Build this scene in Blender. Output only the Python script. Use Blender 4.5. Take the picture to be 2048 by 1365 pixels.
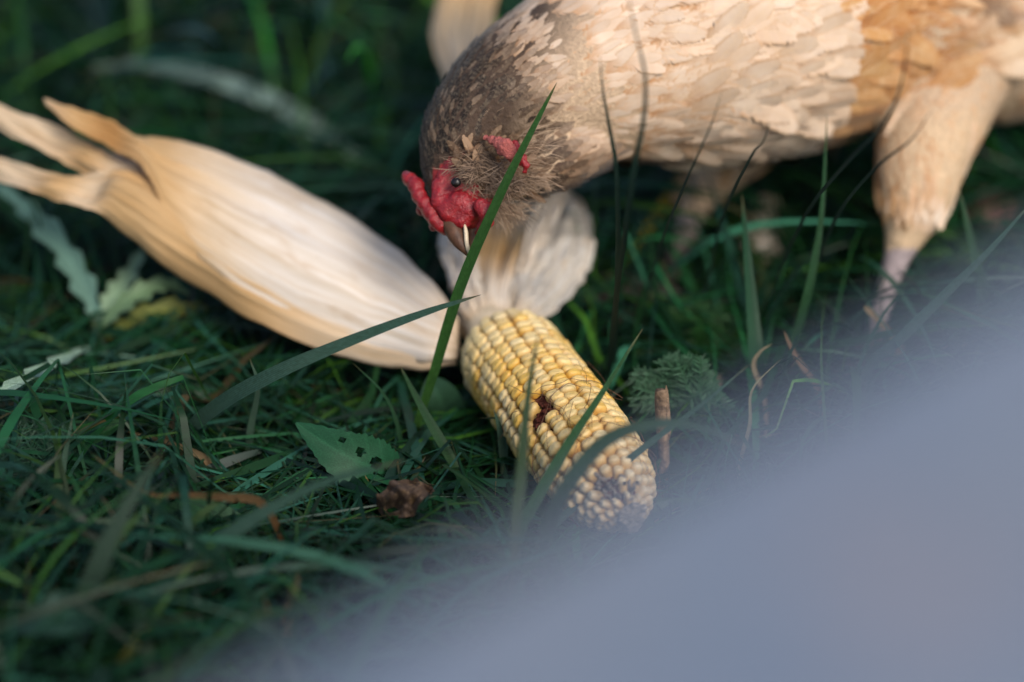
import bpy, bmesh, math, random
import numpy as np
from mathutils import Vector, Matrix, noise as mnoise

for _o in list(bpy.data.objects):
    bpy.data.objects.remove(_o, do_unlink=True)
random.seed(7)
RNG = np.random.default_rng(11)
SC = bpy.context.scene
COL = SC.collection

# ------------------------------------------------------------------ camera
CAM_H, CAM_Y, PITCH = 0.592, -0.927, math.radians(30.0)
LENS = 85.0
FPX = 2048 * LENS / 36.0
cam_d = bpy.data.cameras.new('camera')
cam_d.lens = LENS
cam_d.sensor_width = 36.0
cam_d.clip_start = 0.02
cam_d.clip_end = 200.0
cam_d.dof.use_dof = True
cam_d.dof.focus_distance = 1.042
cam_d.dof.aperture_fstop = 2.3
cam = bpy.data.objects.new('camera', cam_d)
cam.location = (0, CAM_Y, CAM_H)
cam.rotation_euler = (math.pi / 2 - PITCH, 0, 0)
COL.objects.link(cam)
SC.camera = cam

# ------------------------------------------------------------------ sky, sun, exposure
SUN_EL, SUN_AZ = math.radians(44), math.radians(148)     # azimuth from the +Y axis, clockwise seen from above
world = bpy.data.worlds.new('World')
SC.world = world
world.use_nodes = True
wn = world.node_tree
wn.nodes.clear()
w_out = wn.nodes.new('ShaderNodeOutputWorld')
w_bg = wn.nodes.new('ShaderNodeBackground')
w_sky = wn.nodes.new('ShaderNodeTexSky')
w_sky.sky_type = 'NISHITA'
w_sky.sun_disc = False
w_sky.sun_elevation = SUN_EL
w_sky.sun_rotation = SUN_AZ
w_sky.air_density = 1.0
w_sky.dust_density = 2.0
w_bg.inputs['Strength'].default_value = 0.095
wn.links.new(w_sky.outputs[0], w_bg.inputs['Color'])
wn.links.new(w_bg.outputs[0], w_out.inputs['Surface'])

sun_d = bpy.data.lights.new('sun', 'SUN')
sun_d.energy = 1.5
sun_d.angle = math.radians(24)
sun_d.color = (1.0, 0.93, 0.85)
sun = bpy.data.objects.new('sun', sun_d)
sdir = Vector((math.sin(SUN_AZ) * math.cos(SUN_EL), math.cos(SUN_AZ) * math.cos(SUN_EL), math.sin(SUN_EL)))
sun.rotation_euler = sdir.to_track_quat('Z', 'Y').to_euler()
sun.location = sdir * 5
COL.objects.link(sun)

SC.view_settings.view_transform = 'Standard'
SC.view_settings.look = 'None'
SC.view_settings.exposure = 1.12
SC.view_settings.gamma = 1.0
SC.view_settings.use_curve_mapping = False
SC.cycles.use_denoising = True
SC.cycles.max_bounces = 6
SC.cycles.diffuse_bounces = 3
SC.cycles.glossy_bounces = 2
SC.cycles.transmission_bounces = 3
SC.cycles.transparent_max_bounces = 4
SC.cycles.caustics_reflective = False
SC.cycles.caustics_refractive = False

# ------------------------------------------------------------------ measuring helpers
C0 = np.array([0, CAM_Y, CAM_H])
RIGHT = np.array([1.0, 0, 0])
FWD = np.array([0, math.cos(PITCH), -math.sin(PITCH)])
UP = np.array([0, math.sin(PITCH), math.cos(PITCH)])


def P(px, py, d):
    """world point seen at photo pixel (px, py) at d metres along the view axis"""
    return C0 + d * (FWD + (px - 1024) / FPX * RIGHT - (py - 682.5) / FPX * UP)


def gd(py, z=0.0):
    """depth of the ground (or of height z) at photo row py"""
    return (CAM_H - z) / (math.sin(PITCH) + (py - 682.5) / FPX * math.cos(PITCH))


def catmull(pts, n):
    """pts (k, m) -> n samples of a Catmull-Rom curve through them"""
    p = np.asarray(pts, float)
    k = len(p)
    p = np.vstack([2 * p[0] - p[1], p, 2 * p[-1] - p[-2]])
    t = np.linspace(0, k - 1 - 1e-9, n)
    i = t.astype(int)
    f = (t - i)[:, None]
    a, b, c, d = p[i], p[i + 1], p[i + 2], p[i + 3]
    return 0.5 * (2 * b + (c - a) * f + (2 * a - 5 * b + 4 * c - d) * f ** 2 + (3 * b - a - 3 * c + d) * f ** 3)


def unit(v):
    v = np.asarray(v, float)
    n = np.linalg.norm(v, axis=-1, keepdims=True)
    return v / np.maximum(n, 1e-12)


def tup(v):
    return tuple(float(x) for x in v)


# ------------------------------------------------------------------ mesh and object helpers
def mesh_np(name, verts, quads=None, tris=None, attrs=None, smooth=True):
    me = bpy.data.meshes.new(name)
    verts = np.asarray(verts, np.float32).reshape(-1, 3)
    fl, st, tot = [], [], 0
    if quads is not None and len(quads):
        q = np.asarray(quads, np.int32).reshape(-1, 4)
        fl.append(q.ravel())
        st.append(np.arange(len(q)) * 4)
        tot += len(q) * 4
    if tris is not None and len(tris):
        t = np.asarray(tris, np.int32).reshape(-1, 3)
        fl.append(t.ravel())
        st.append(tot + np.arange(len(t)) * 3)
    fl = np.concatenate(fl)
    st = np.concatenate(st).astype(np.int32)
    me.vertices.add(len(verts))
    me.vertices.foreach_set('co', verts.ravel())
    me.loops.add(len(fl))
    me.loops.foreach_set('vertex_index', fl.astype(np.int32))
    me.polygons.add(len(st))
    me.polygons.foreach_set('loop_start', st)
    if smooth:
        me.polygons.foreach_set('use_smooth', np.ones(len(st), bool))
    for k, v in (attrs or {}).items():
        v = np.asarray(v, np.float32)
        if v.ndim == 2 and v.shape[1] == 3 and k == 'col':
            v = np.hstack([v, np.ones((len(v), 1), np.float32)])
        if k == 'col':
            a = me.attributes.new('col', 'FLOAT_COLOR', 'POINT')
            a.data.foreach_set('color', v.ravel())
        else:
            a = me.attributes.new(k, 'FLOAT_VECTOR', 'POINT')
            a.data.foreach_set('vector', v.ravel())
    me.update(calc_edges=True)
    me.validate()
    return me


def put(name, me, mat=None, parent=None, **props):
    o = bpy.data.objects.new(name, me)
    COL.objects.link(o)
    if mat is not None and me is not None and not me.materials:
        me.materials.append(mat)
    if parent is not None:
        o.parent = parent
    for k, v in props.items():
        o[k] = v
    return o


def empty(name, loc, **props):
    o = put(name, None, **props)
    o.location = tup(loc)
    o.empty_display_size = 0.02
    return o


def adopt(child, parent):
    """parent a mesh whose vertices are in world space to an Empty at its base"""
    child.parent = parent
    child.matrix_parent_inverse = Matrix.Translation(parent.location).inverted()
    return child


def grid_quads(nu, nv, closed_v=False):
    i = np.arange(nu - 1)[:, None]
    j = np.arange(nv if closed_v else nv - 1)[None, :]
    j2 = (j + 1) % nv
    return np.stack([i * nv + j, (i + 1) * nv + j, (i + 1) * nv + j2, i * nv + j2], -1).reshape(-1, 4)


class Bag:
    """collects vertices, quads, triangles and point attributes for ONE mesh"""

    def __init__(self):
        self.v, self.q, self.t, self.a, self.n = [], [], [], {}, 0

    def add(self, v, q=None, t=None, **attrs):
        v = np.asarray(v, float).reshape(-1, 3)
        if q is not None and len(q):
            self.q.append(np.asarray(q) + self.n)
        if t is not None and len(t):
            self.t.append(np.asarray(t) + self.n)
        for k, x in attrs.items():
            x = np.asarray(x, float)
            if x.ndim == 1:
                x = np.tile(x, (len(v), 1))
            self.a.setdefault(k, []).append(x)
        self.v.append(v)
        self.n += len(v)

    def mesh(self, name, smooth=True):
        return mesh_np(name, np.vstack(self.v), np.vstack(self.q) if self.q else None, np.vstack(self.t) if self.t else None,
                       {k: np.vstack(x) for k, x in self.a.items()}, smooth)


def tube(centres, radii, n=8, cap=True, squash=None):
    """verts, quads, tris of a tube along centres"""
    c = np.asarray(centres, float)
    r = np.asarray(radii, float)
    T = unit(np.gradient(c, axis=0))
    ref = np.array([0.3, 0.2, 0.93])
    N = unit(np.cross(T, ref))
    B = np.cross(T, N)
    a = np.linspace(0, 2 * math.pi, n, endpoint=False)
    s = 1.0 if squash is None else squash
    v = c[:, None, :] + r[:, None, None] * (np.cos(a)[None, :, None] * N[:, None, :] + s * np.sin(a)[None, :, None] * B[:, None, :])
    v = v.reshape(-1, 3)
    q = grid_quads(len(c), n, True)
    t = []
    if cap:
        k = len(v)
        v = np.vstack([v, c[0], c[-1]])
        m = (len(c) - 1) * n
        for j in range(n):
            t.append((k, j, (j + 1) % n))
            t.append((k + 1, m + (j + 1) % n, m + j))
    return v, q, np.array(t) if t else None


def fbm(x, y, z=0.0, sc=1.0, oct=3):
    s, a = 0.0, 1.0
    p = Vector((x * sc, y * sc, z * sc))
    for _ in range(oct):
        s += a * mnoise.noise(p)
        p = p * 2.1
        a *= 0.5
    return s


# ------------------------------------------------------------------ materials
def new_mat(name):
    m = bpy.data.materials.new(name)
    m.use_nodes = True
    nt = m.node_tree
    nt.nodes.clear()
    out = nt.nodes.new('ShaderNodeOutputMaterial')
    b = nt.nodes.new('ShaderNodeBsdfPrincipled')
    nt.links.new(b.outputs[0], out.inputs['Surface'])
    return m, nt, b, out


def nd(nt, typ, **kw):
    n = nt.nodes.new(typ)
    for k, v in kw.items():
        if k in ('operation', 'blend_type', 'data_type', 'attribute_name', 'noise_dimensions', 'feature', 'wave_type', 'bands_direction', 'vector_type', 'interpolation_type'):
            setattr(n, k, v)
        else:
            n.inputs[k].default_value = v
    return n


def mix_rgb(nt, fac, a, b, blend='MIX'):
    n = nt.nodes.new('ShaderNodeMix')
    n.data_type = 'RGBA'
    n.blend_type = blend
    for s, v in ((n.inputs['Factor'], fac), (n.inputs[6], a), (n.inputs[7], b)):
        if isinstance(v, bpy.types.NodeSocket):
            nt.links.new(v, s)
        elif isinstance(v, (int, float)):
            s.default_value = v
        else:
            s.default_value = (*v, 1)
    return n.outputs[2]


def noise_fac(nt, scale, detail=4, vec=None, lo=0.35, hi=0.65, rough=0.6):
    n = nd(nt, 'ShaderNodeTexNoise', Scale=scale, Detail=detail, Roughness=rough)
    if vec is not None:
        nt.links.new(vec, n.inputs['Vector'])
    r = nt.nodes.new('ShaderNodeMapRange')
    r.inputs['From Min'].default_value = lo
    r.inputs['From Max'].default_value = hi
    nt.links.new(n.outputs['Fac'], r.inputs['Value'])
    return r.outputs[0]


def scaled_vec(nt, scale, out='Object', attr=None):
    if attr:
        t = nd(nt, 'ShaderNodeAttribute', attribute_name=attr).outputs['Vector']
    else:
        t = nt.nodes.new('ShaderNodeTexCoord').outputs[out]
    m = nt.nodes.new('ShaderNodeMapping')
    m.inputs['Scale'].default_value = scale
    nt.links.new(t, m.inputs['Vector'])
    return m.outputs[0]


def bump(nt, bsdf, height, dist, strength=0.6):
    b = nt.nodes.new('ShaderNodeBump')
    b.inputs['Distance'].default_value = dist
    b.inputs['Strength'].default_value = strength
    nt.links.new(height, b.inputs['Height'])
    nt.links.new(b.outputs[0], bsdf.inputs['Normal'])


def add_translucent(nt, bsdf, out, colour, amount):
    tr = nt.nodes.new('ShaderNodeBsdfTranslucent')
    if isinstance(colour, bpy.types.NodeSocket):
        nt.links.new(colour, tr.inputs['Color'])
    else:
        tr.inputs['Color'].default_value = (*colour, 1)
    mx = nt.nodes.new('ShaderNodeMixShader')
    mx.inputs[0].default_value = amount
    nt.links.new(bsdf.outputs[0], mx.inputs[1])
    nt.links.new(tr.outputs[0], mx.inputs[2])
    nt.links.new(mx.outputs[0], out.inputs['Surface'])


def mat_leafy(name, source, rough=0.45, spec=0.5, trans=0.3, vein=True, mottle=0.35):
    """blades and leaves: colour from the object ('obj'), a point colour ('col') or a constant"""
    m, nt, b, out = new_mat(name)
    if source == 'obj':
        c = nt.nodes.new('ShaderNodeObjectInfo').outputs['Color']
    elif source == 'col':
        c = nd(nt, 'ShaderNodeAttribute', attribute_name='col').outputs['Color']
    else:
        c = nd(nt, 'ShaderNodeRGB')
        c.outputs[0].default_value = (*source, 1)
        c = c.outputs[0]
    f = noise_fac(nt, 60, 4)
    dk = mix_rgb(nt, 1.0, c, (0.62, 0.66, 0.6), 'MULTIPLY')
    c2 = mix_rgb(nt, f, dk, c)
    # sparse brownish blemishes
    f2 = noise_fac(nt, 170, 3, lo=0.66, hi=0.74)
    mm = nt.nodes.new('ShaderNodeMath')
    mm.operation = 'MULTIPLY'
    mm.inputs[1].default_value = mottle
    nt.links.new(f2, mm.inputs[0])
    c3 = mix_rgb(nt, mm.outputs[0], c2, (0.10, 0.085, 0.035))
    if vein:
        sp = nt.nodes.new('ShaderNodeSeparateXYZ')
        nt.links.new(nd(nt, 'ShaderNodeAttribute', attribute_name='luv').outputs['Vector'], sp.inputs[0])
        rib = nd(nt, 'ShaderNodeMath', operation='SINE')
        mu = nd(nt, 'ShaderNodeMath', operation='MULTIPLY')
        mu.inputs[1].default_value = 24.0
        nt.links.new(sp.outputs['Y'], mu.inputs[0])
        nt.links.new(mu.outputs[0], rib.inputs[0])
        rr = nt.nodes.new('ShaderNodeMapRange')
        rr.inputs['From Min'].default_value = -1
        nt.links.new(rib.outputs[0], rr.inputs['Value'])
        c3 = mix_rgb(nt, rr.outputs[0], mix_rgb(nt, 1.0, c3, (0.66, 0.70, 0.62), 'MULTIPLY'), c3)
        tipf = nt.nodes.new('ShaderNodeMapRange')
        tipf.inputs['From Min'].default_value = 7.3
        tipf.inputs['From Max'].default_value = 7.95
        tipf.inputs['To Max'].default_value = 0.7
        nt.links.new(sp.outputs['X'], tipf.inputs['Value'])
        c3 = mix_rgb(nt, tipf.outputs[0], c3, (0.14, 0.10, 0.045))
        basef = nt.nodes.new('ShaderNodeMapRange')
        basef.inputs['From Min'].default_value = 3.0
        basef.inputs['From Max'].default_value = 0.0
        basef.inputs['To Max'].default_value = 0.35
        nt.links.new(sp.outputs['X'], basef.inputs['Value'])
        c3 = mix_rgb(nt, basef.outputs[0], c3, mix_rgb(nt, 1.0, c3, (1.9, 1.25, 0.8), 'MULTIPLY'))
    nt.links.new(c3, b.inputs['Base Color'])
    b.inputs['Roughness'].default_value = rough
    b.inputs['Specular IOR Level'].default_value = spec
    if vein:
        v = scaled_vec(nt, (1, 1, 1), attr='luv')
        w = nd(nt, 'ShaderNodeTexWave', Scale=3.2, Distortion=0.4)
        w.bands_direction = 'Y'
        nt.links.new(v, w.inputs['Vector'])
        bump(nt, b, w.outputs['Fac'], 0.0004, 0.5)
    add_translucent(nt, b, out, c3, trans)
    return m


M_BLADE = mat_leafy('grass_blade', 'obj', 0.42, 0.28, 0.3)
M_GRASS = mat_leafy('grass_field', 'col', 0.45, 0.28, 0.3, vein=False)
M_LEAF = mat_leafy('weed_leaf', 'col', 0.5, 0.2, 0.3, vein=False)
M_STRAW = mat_leafy('dry_straw', 'obj', 0.75, 0.2, 0.2)


def mat_ground():
    m, nt, b, out = new_mat('soil')
    f = noise_fac(nt, 24, 8, scaled_vec(nt, (1, 1, 1)), 0.3, 0.7)
    c = mix_rgb(nt, f, (0.008, 0.007, 0.006), (0.030, 0.023, 0.017))
    g = noise_fac(nt, 3.5, 4, scaled_vec(nt, (1, 1, 1)), 0.42, 0.6)
    c = mix_rgb(nt, g, c, (0.018, 0.030, 0.014))
    nt.links.new(c, b.inputs['Base Color'])
    b.inputs['Roughness'].default_value = 0.95
    b.inputs['Specular IOR Level'].default_value = 0.1
    bump(nt, b, f, 0.006, 0.9)
    return m


def mat_husk():
    m, nt, b, out = new_mat('dry_husk')
    base = nd(nt, 'ShaderNodeAttribute', attribute_name='col').outputs['Color']
    v = scaled_vec(nt, (1.6, 26, 1), attr='luv')
    f = noise_fac(nt, 1.0, 5, v, 0.3, 0.7)
    c = mix_rgb(nt, f, mix_rgb(nt, 1.0, base, (0.80, 0.70, 0.56), 'MULTIPLY'), base)
    v2 = scaled_vec(nt, (3, 5, 1), attr='luv')
    f2 = noise_fac(nt, 1.2, 3, v2, 0.55, 0.75)
    k = nt.nodes.new('ShaderNodeMath')
    k.operation = 'MULTIPLY'
    k.inputs[1].default_value = 0.5
    nt.links.new(f2, k.inputs[0])
    c = mix_rgb(nt, k.outputs[0], c, (0.52, 0.33, 0.15))
    # a few brown specks and bruises
    f3 = noise_fac(nt, 3.0, 3, scaled_vec(nt, (6, 9, 1), attr='luv'), 0.70, 0.76)
    c = mix_rgb(nt, f3, c, (0.20, 0.10, 0.04))
    nt.links.new(c, b.inputs['Base Color'])
    b.inputs['Roughness'].default_value = 0.6
    b.inputs['Specular IOR Level'].default_value = 0.25
    w = noise_fac(nt, 1.0, 3, scaled_vec(nt, (0.8, 60, 1), attr='luv'), 0.25, 0.75)
    bump(nt, b, w, 0.0007, 0.5)
    add_translucent(nt, b, out, c, 0.3)
    return m


def mat_kernel(name, source):
    m, nt, b, out = new_mat(name)
    if source == 'obj':
        c = nt.nodes.new('ShaderNodeObjectInfo').outputs['Color']
    else:
        c = nd(nt, 'ShaderNodeAttribute', attribute_name='col').outputs['Color']
    oc = nt.nodes.new('ShaderNodeTexCoord').outputs['Object']
    # paler floury crown on each kernel, gold skin lower down its sides
    t = nd(nt, 'ShaderNodeAttribute', attribute_name='kpos').outputs['Vector']
    s = nt.nodes.new('ShaderNodeSeparateXYZ')
    nt.links.new(t, s.inputs[0])
    r = nt.nodes.new('ShaderNodeMapRange')
    r.inputs['From Min'].default_value = 0.35
    r.inputs['From Max'].default_value = 1.0
    nt.links.new(s.outputs['Z'], r.inputs['Value'])
    side = mix_rgb(nt, 1.0, c, (0.86, 0.66, 0.40), 'MULTIPLY')
    c1 = mix_rgb(nt, r.outputs[0], side, c)
    geo = nt.nodes.new('ShaderNodeNewGeometry').outputs['Position']
    f = noise_fac(nt, 55, 4, geo, 0.46, 0.68)
    k = nt.nodes.new('ShaderNodeMath')
    k.operation = 'MULTIPLY'
    k.inputs[1].default_value = 0.32
    nt.links.new(f, k.inputs[0])
    c2 = mix_rgb(nt, k.outputs[0], c1, (0.52, 0.46, 0.34))
    nt.links.new(c2, b.inputs['Base Color'])
    b.inputs['Roughness'].default_value = 0.42
    b.inputs['Specular IOR Level'].default_value = 0.4
    b.inputs['Subsurface Weight'].default_value = 0.05
    b.inputs['Subsurface Radius'].default_value = (0.003, 0.002, 0.001)
    b.inputs['Subsurface Scale'].default_value = 1.0
    bump(nt, b, noise_fac(nt, 900, 3, geo), 0.0002, 0.4)
    return m


def mat_feather(name, source):
    m, nt, b, out = new_mat(name)
    if source == 'obj':
        c = nt.nodes.new('ShaderNodeObjectInfo').outputs['Color']
    else:
        c = nd(nt, 'ShaderNodeAttribute', attribute_name='col').outputs['Color']
    t = nd(nt, 'ShaderNodeAttribute', attribute_name='fpos').outputs['Vector']
    s = nt.nodes.new('ShaderNodeSeparateXYZ')
    nt.links.new(t, s.inputs[0])
    r = nt.nodes.new('ShaderNodeMapRange')          # root to tip: buff down deepened with painted shade between feathers, pale vane
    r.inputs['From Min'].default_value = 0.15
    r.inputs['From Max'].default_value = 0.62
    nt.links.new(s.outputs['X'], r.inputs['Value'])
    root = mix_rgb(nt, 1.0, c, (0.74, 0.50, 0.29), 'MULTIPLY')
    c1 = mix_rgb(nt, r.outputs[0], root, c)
    e = nt.nodes.new('ShaderNodeMapRange')          # buff margin, strengthened to paint the shade where feathers overlap
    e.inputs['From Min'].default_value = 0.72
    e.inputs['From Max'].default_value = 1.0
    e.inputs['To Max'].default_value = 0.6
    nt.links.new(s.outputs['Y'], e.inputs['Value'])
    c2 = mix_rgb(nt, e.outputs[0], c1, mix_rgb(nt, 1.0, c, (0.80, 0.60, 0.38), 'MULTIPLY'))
    c3 = mix_rgb(nt, s.outputs['Z'], c2, (0.78, 0.62, 0.42))   # shaft
    geo = nt.nodes.new('ShaderNodeNewGeometry').outputs['Position']
    f = noise_fac(nt, 45, 3, geo, 0.35, 0.7)
    c4 = mix_rgb(nt, f, mix_rgb(nt, 1.0, c3, (0.86, 0.78, 0.70), 'MULTIPLY'), c3)
    nt.links.new(c4, b.inputs['Base Color'])
    b.inputs['Roughness'].default_value = 0.62
    b.inputs['Specular IOR Level'].default_value = 0.25
    b.inputs['Sheen Weight'].default_value = 0.15
    vt = nt.nodes.new('ShaderNodeVectorTransform')          # downy vanes shade together, not blade by blade
    vt.vector_type = 'NORMAL'
    vt.convert_from, vt.convert_to = 'OBJECT', 'WORLD'
    nt.links.new(nd(nt, 'ShaderNodeAttribute', attribute_name='fnrm').outputs['Vector'], vt.inputs[0])
    gn = nt.nodes.new('ShaderNodeNewGeometry').outputs['Normal']
    mv = nt.nodes.new('ShaderNodeMix')
    mv.data_type = 'VECTOR'
    mv.inputs['Factor'].default_value = 0.72
    nt.links.new(gn, mv.inputs[4])
    nt.links.new(vt.outputs[0], mv.inputs[5])
    nz = nd(nt, 'ShaderNodeVectorMath', operation='NORMALIZE')
    nt.links.new(mv.outputs[1], nz.inputs[0])
    nt.links.new(nz.outputs[0], b.inputs['Normal'])
    add_translucent(nt, b, out, c4, 0.2)
    return m


def mat_plain(name, col, rough=0.6, spec=0.3, dark=0.6, scale=120, bd=0.0006, bs=0.5, attr=None, lo=0.35, hi=0.65, sss=0.0):
    m, nt, b, out = new_mat(name)
    vec = nt.nodes.new('ShaderNodeTexCoord').outputs['Object']
    f = noise_fac(nt, scale, 5, vec, lo, hi)
    if attr:
        c = nd(nt, 'ShaderNodeAttribute', attribute_name=attr).outputs['Color']
        c = mix_rgb(nt, f, mix_rgb(nt, 1.0, c, (dark, dark, dark), 'MULTIPLY'), c)
    else:
        c = mix_rgb(nt, f, tuple(dark * x for x in col), col)
    nt.links.new(c, b.inputs['Base Color'])
    b.inputs['Roughness'].default_value = rough
    b.inputs['Specular IOR Level'].default_value = spec
    if sss:
        b.inputs['Subsurface Weight'].default_value = sss
        b.inputs['Subsurface Radius'].default_value = (0.004, 0.0015, 0.001)
        b.inputs['Subsurface Scale'].default_value = 1.0
    bump(nt, b, f, bd, bs)
    return m


M_SOIL = mat_ground()
M_HUSK = mat_husk()
M_KERN = mat_kernel('corn_kernel', 'obj')
M_KERNS = mat_kernel('corn_kernel_far_side', 'col')
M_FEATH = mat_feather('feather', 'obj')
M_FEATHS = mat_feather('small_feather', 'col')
M_SKIN = mat_plain('hen_skin', None, 0.7, 0.25, 0.72, 420, 0.0012, 0.6, attr='col')
M_COMB = mat_plain('red_comb', (0.28, 0.012, 0.016), 0.36, 0.42, 0.6, 420, 0.0008, 0.5, sss=0.1)
M_LOBE = mat_plain('pink_earlobe', (0.46, 0.12, 0.10), 0.5, 0.3, 0.62, 600, 0.0012, 0.8, sss=0.1)
M_BEAK = mat_plain('horn_beak', (0.11, 0.05, 0.026), 0.5, 0.25, 0.5, 200, 0.0003, 0.4)
M_BEAKP = mat_plain('pale_horn', (0.62, 0.50, 0.34), 0.45, 0.4, 0.75, 200, 0.0003, 0.3)
M_EYE = mat_plain('dark_eye', (0.008, 0.005, 0.004), 0.3, 0.4, 0.6, 200, 0.0001, 0.1)
M_CORE = mat_plain('cob_core', (0.20, 0.055, 0.035), 0.85, 0.15, 0.25, 420, 0.0025, 1.0)
M_CHAFF = mat_plain('cob_chaff', (0.50, 0.42, 0.34), 0.9, 0.1, 0.5, 520, 0.002, 1.0, attr=None)
M_SILK = mat_plain('corn_silk', (0.16, 0.07, 0.035), 0.6, 0.3, 0.5, 120, 0.0002, 0.2)
M_STEMDRY = mat_plain('dry_stalk', (0.26, 0.17, 0.10), 0.8, 0.2, 0.35, 260, 0.001, 0.8)
M_PINK = mat_plain('dead_flower', (0.17, 0.13, 0.105), 0.8, 0.15, 0.5, 260, 0.001, 0.8)
def mat_board():
    m, nt, b, out = new_mat('shade_toned_board')
    vec = scaled_vec(nt, (1, 1, 1))
    c = mix_rgb(nt, noise_fac(nt, 11, 3, vec, 0.38, 0.62), (0.092, 0.123, 0.178), (0.112, 0.135, 0.178))  # shade lying on the board is put into its blue-grey colour
    c = mix_rgb(nt, noise_fac(nt, 17, 2, scaled_vec(nt, (1, 1.3, 0.7)), 0.55, 0.75), c, (0.142, 0.138, 0.165))
    nt.links.new(c, b.inputs['Base Color'])
    b.inputs['Roughness'].default_value = 0.7
    b.inputs['Specular IOR Level'].default_value = 0.2
    bump(nt, b, noise_fac(nt, 60, 5, scaled_vec(nt, (0.3, 3, 3))), 0.001, 0.5)
    return m


M_BOARD = mat_board()


def ground_z(x, y):
    r = math.hypot(x, y)
    return 0.006 * fbm(x, y, 0.3, 9, 3) * (1.0 if r < 3 else 3.0) - 0.004


# ------------------------------------------------------------------ the ground
def build_ground():
    n = 150
    u = np.linspace(-1, 1, n)
    ax = np.sign(u) * (0.9 * np.abs(u) + 44 * np.abs(u) ** 5)
    v = np.array([(x, y + 0.2, ground_z(x, y + 0.2)) for x in ax for y in ax])
    put('ground', mesh_np('ground', v, grid_quads(n, n)), M_SOIL, kind='structure')


build_ground()


# ------------------------------------------------------------------ grass as a mass
def seg_dist(x, y, a, b):
    ab = np.array([b[0] - a[0], b[1] - a[1]])
    t = np.clip(((x - a[0]) * ab[0] + (y - a[1]) * ab[1]) / (ab @ ab), 0, 1)
    return np.hypot(x - a[0] - t * ab[0], y - a[1] - t * ab[1])


COB_A = P(1004, 692, gd(692, 0.031))      # neck end of the ear's axis
COB_B = P(1262, 1030, gd(1030, 0.026))   # its far end
HUSK_L = P(230, 420, 1.15)


def field(n, xr, yr, length, width, e0, bend, cols, seg=6, zmax=None, keep=None, flop=0.0):
    """verts/quads/colours of n curved blades"""
    x = RNG.uniform(*xr, n)
    y = RNG.uniform(*yr, n)
    if keep is not None:
        k = keep(x, y)
        x, y = x[k], y[k]
        n = len(x)
    az = RNG.uniform(0, 2 * math.pi, n)
    L = RNG.uniform(*length, n) * RNG.uniform(0.6, 1.15, n)
    W = RNG.uniform(*width, n)
    E = np.radians(RNG.uniform(*e0, n))
    Bd = np.radians(RNG.uniform(*bend, n))
    s = np.linspace(0, 1, seg)
    e = E[:, None] - Bd[:, None] * s[None, :] ** 1.3
    turn = az[:, None] + RNG.normal(0, 0.35, n)[:, None] * s[None, :]
    ds = L[:, None] / (seg - 1)
    z0 = np.array([ground_z(a, b) for a, b in zip(x, y)])
    px = x[:, None] + np.cumsum(np.cos(e) * np.cos(turn) * ds, 1)
    py = y[:, None] + np.cumsum(np.cos(e) * np.sin(turn) * ds, 1)
    pz = z0[:, None] + np.cumsum(np.sin(e) * ds, 1) - ds * np.sin(E)[:, None]
    pz = np.maximum(pz, z0[:, None] + 0.001 + RNG.uniform(0, 0.012, n)[:, None])
    if zmax is not None:
        zm = zmax(px, py)
        pz = np.where(pz > 0.5 * zm, 0.5 * zm + 0.5 * zm * np.tanh((pz - 0.5 * zm) / (0.5 * zm)), pz)
    c = np.stack([px, py, pz], -1)
    tw = RNG.normal(0, 0.5, n)[:, None] * (0.4 + s[None, :])
    side = np.stack([-np.sin(turn) * np.cos(tw), np.cos(turn) * np.cos(tw), np.sin(tw)], -1)
    prof = np.minimum(1, 0.55 + 1.2 * s) * np.minimum(1, (1.0 - s) * 2.2 + 0.05)
    hw = 0.5 * W[:, None] * prof[None, :]
    v = np.stack([c - side * hw[..., None], c + side * hw[..., None]], 2)     # n, seg, 2, 3
    q = grid_quads(seg, 2)
    quads = (q[None] + (np.arange(n) * seg * 2)[:, None, None]).reshape(-1, 4)
    ci = RNG.choice(len(cols), n, p=np.array([w for w, _ in cols]) / sum(w for w, _ in cols))
    base = np.array([k for _, k in cols])[ci] * np.exp(RNG.normal(0, 0.45, (n, 1)))
    patch = np.array([fbm(a, b, 5.0, 4.5, 2) for a, b in zip(x, y)])      # patches of brighter, yellower blades, stronger farther back
    base = base * (1 + np.clip(patch * 1.6, -0.55, 1.2)[:, None] * np.array([1.1, 0.9, 0.4]) * np.clip((y - 0.15) / 0.2, 0.15, 1)[:, None])
    colr = base[:, None, None, :] * np.ones((1, seg, 2, 1))
    tipdry = (RNG.random(n) < 0.08)[:, None] * np.clip((s - 0.7) / 0.3, 0, 1)[None, :]
    colr = colr * (1 - tipdry[..., None, None]) + np.array([0.16, 0.11, 0.05]) * tipdry[..., None, None]
    return v.reshape(-1, 3), quads, colr.reshape(-1, 3)


GREEN = [(5, (0.005, 0.034, 0.008)), (4, (0.008, 0.052, 0.018)), (3, (0.016, 0.070, 0.042)), (1.3, (0.030, 0.090, 0.009)), (0.1, (0.10, 0.07, 0.03))]


BACKG = [(4, (0.009, 0.055, 0.010)), (3, (0.020, 0.15, 0.012)), (2, (0.07, 0.19, 0.010)), (1.5, (0.025, 0.075, 0.050)), (1, (0.11, 0.12, 0.010)), (0.4, (0.13, 0.09, 0.04))]


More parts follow.
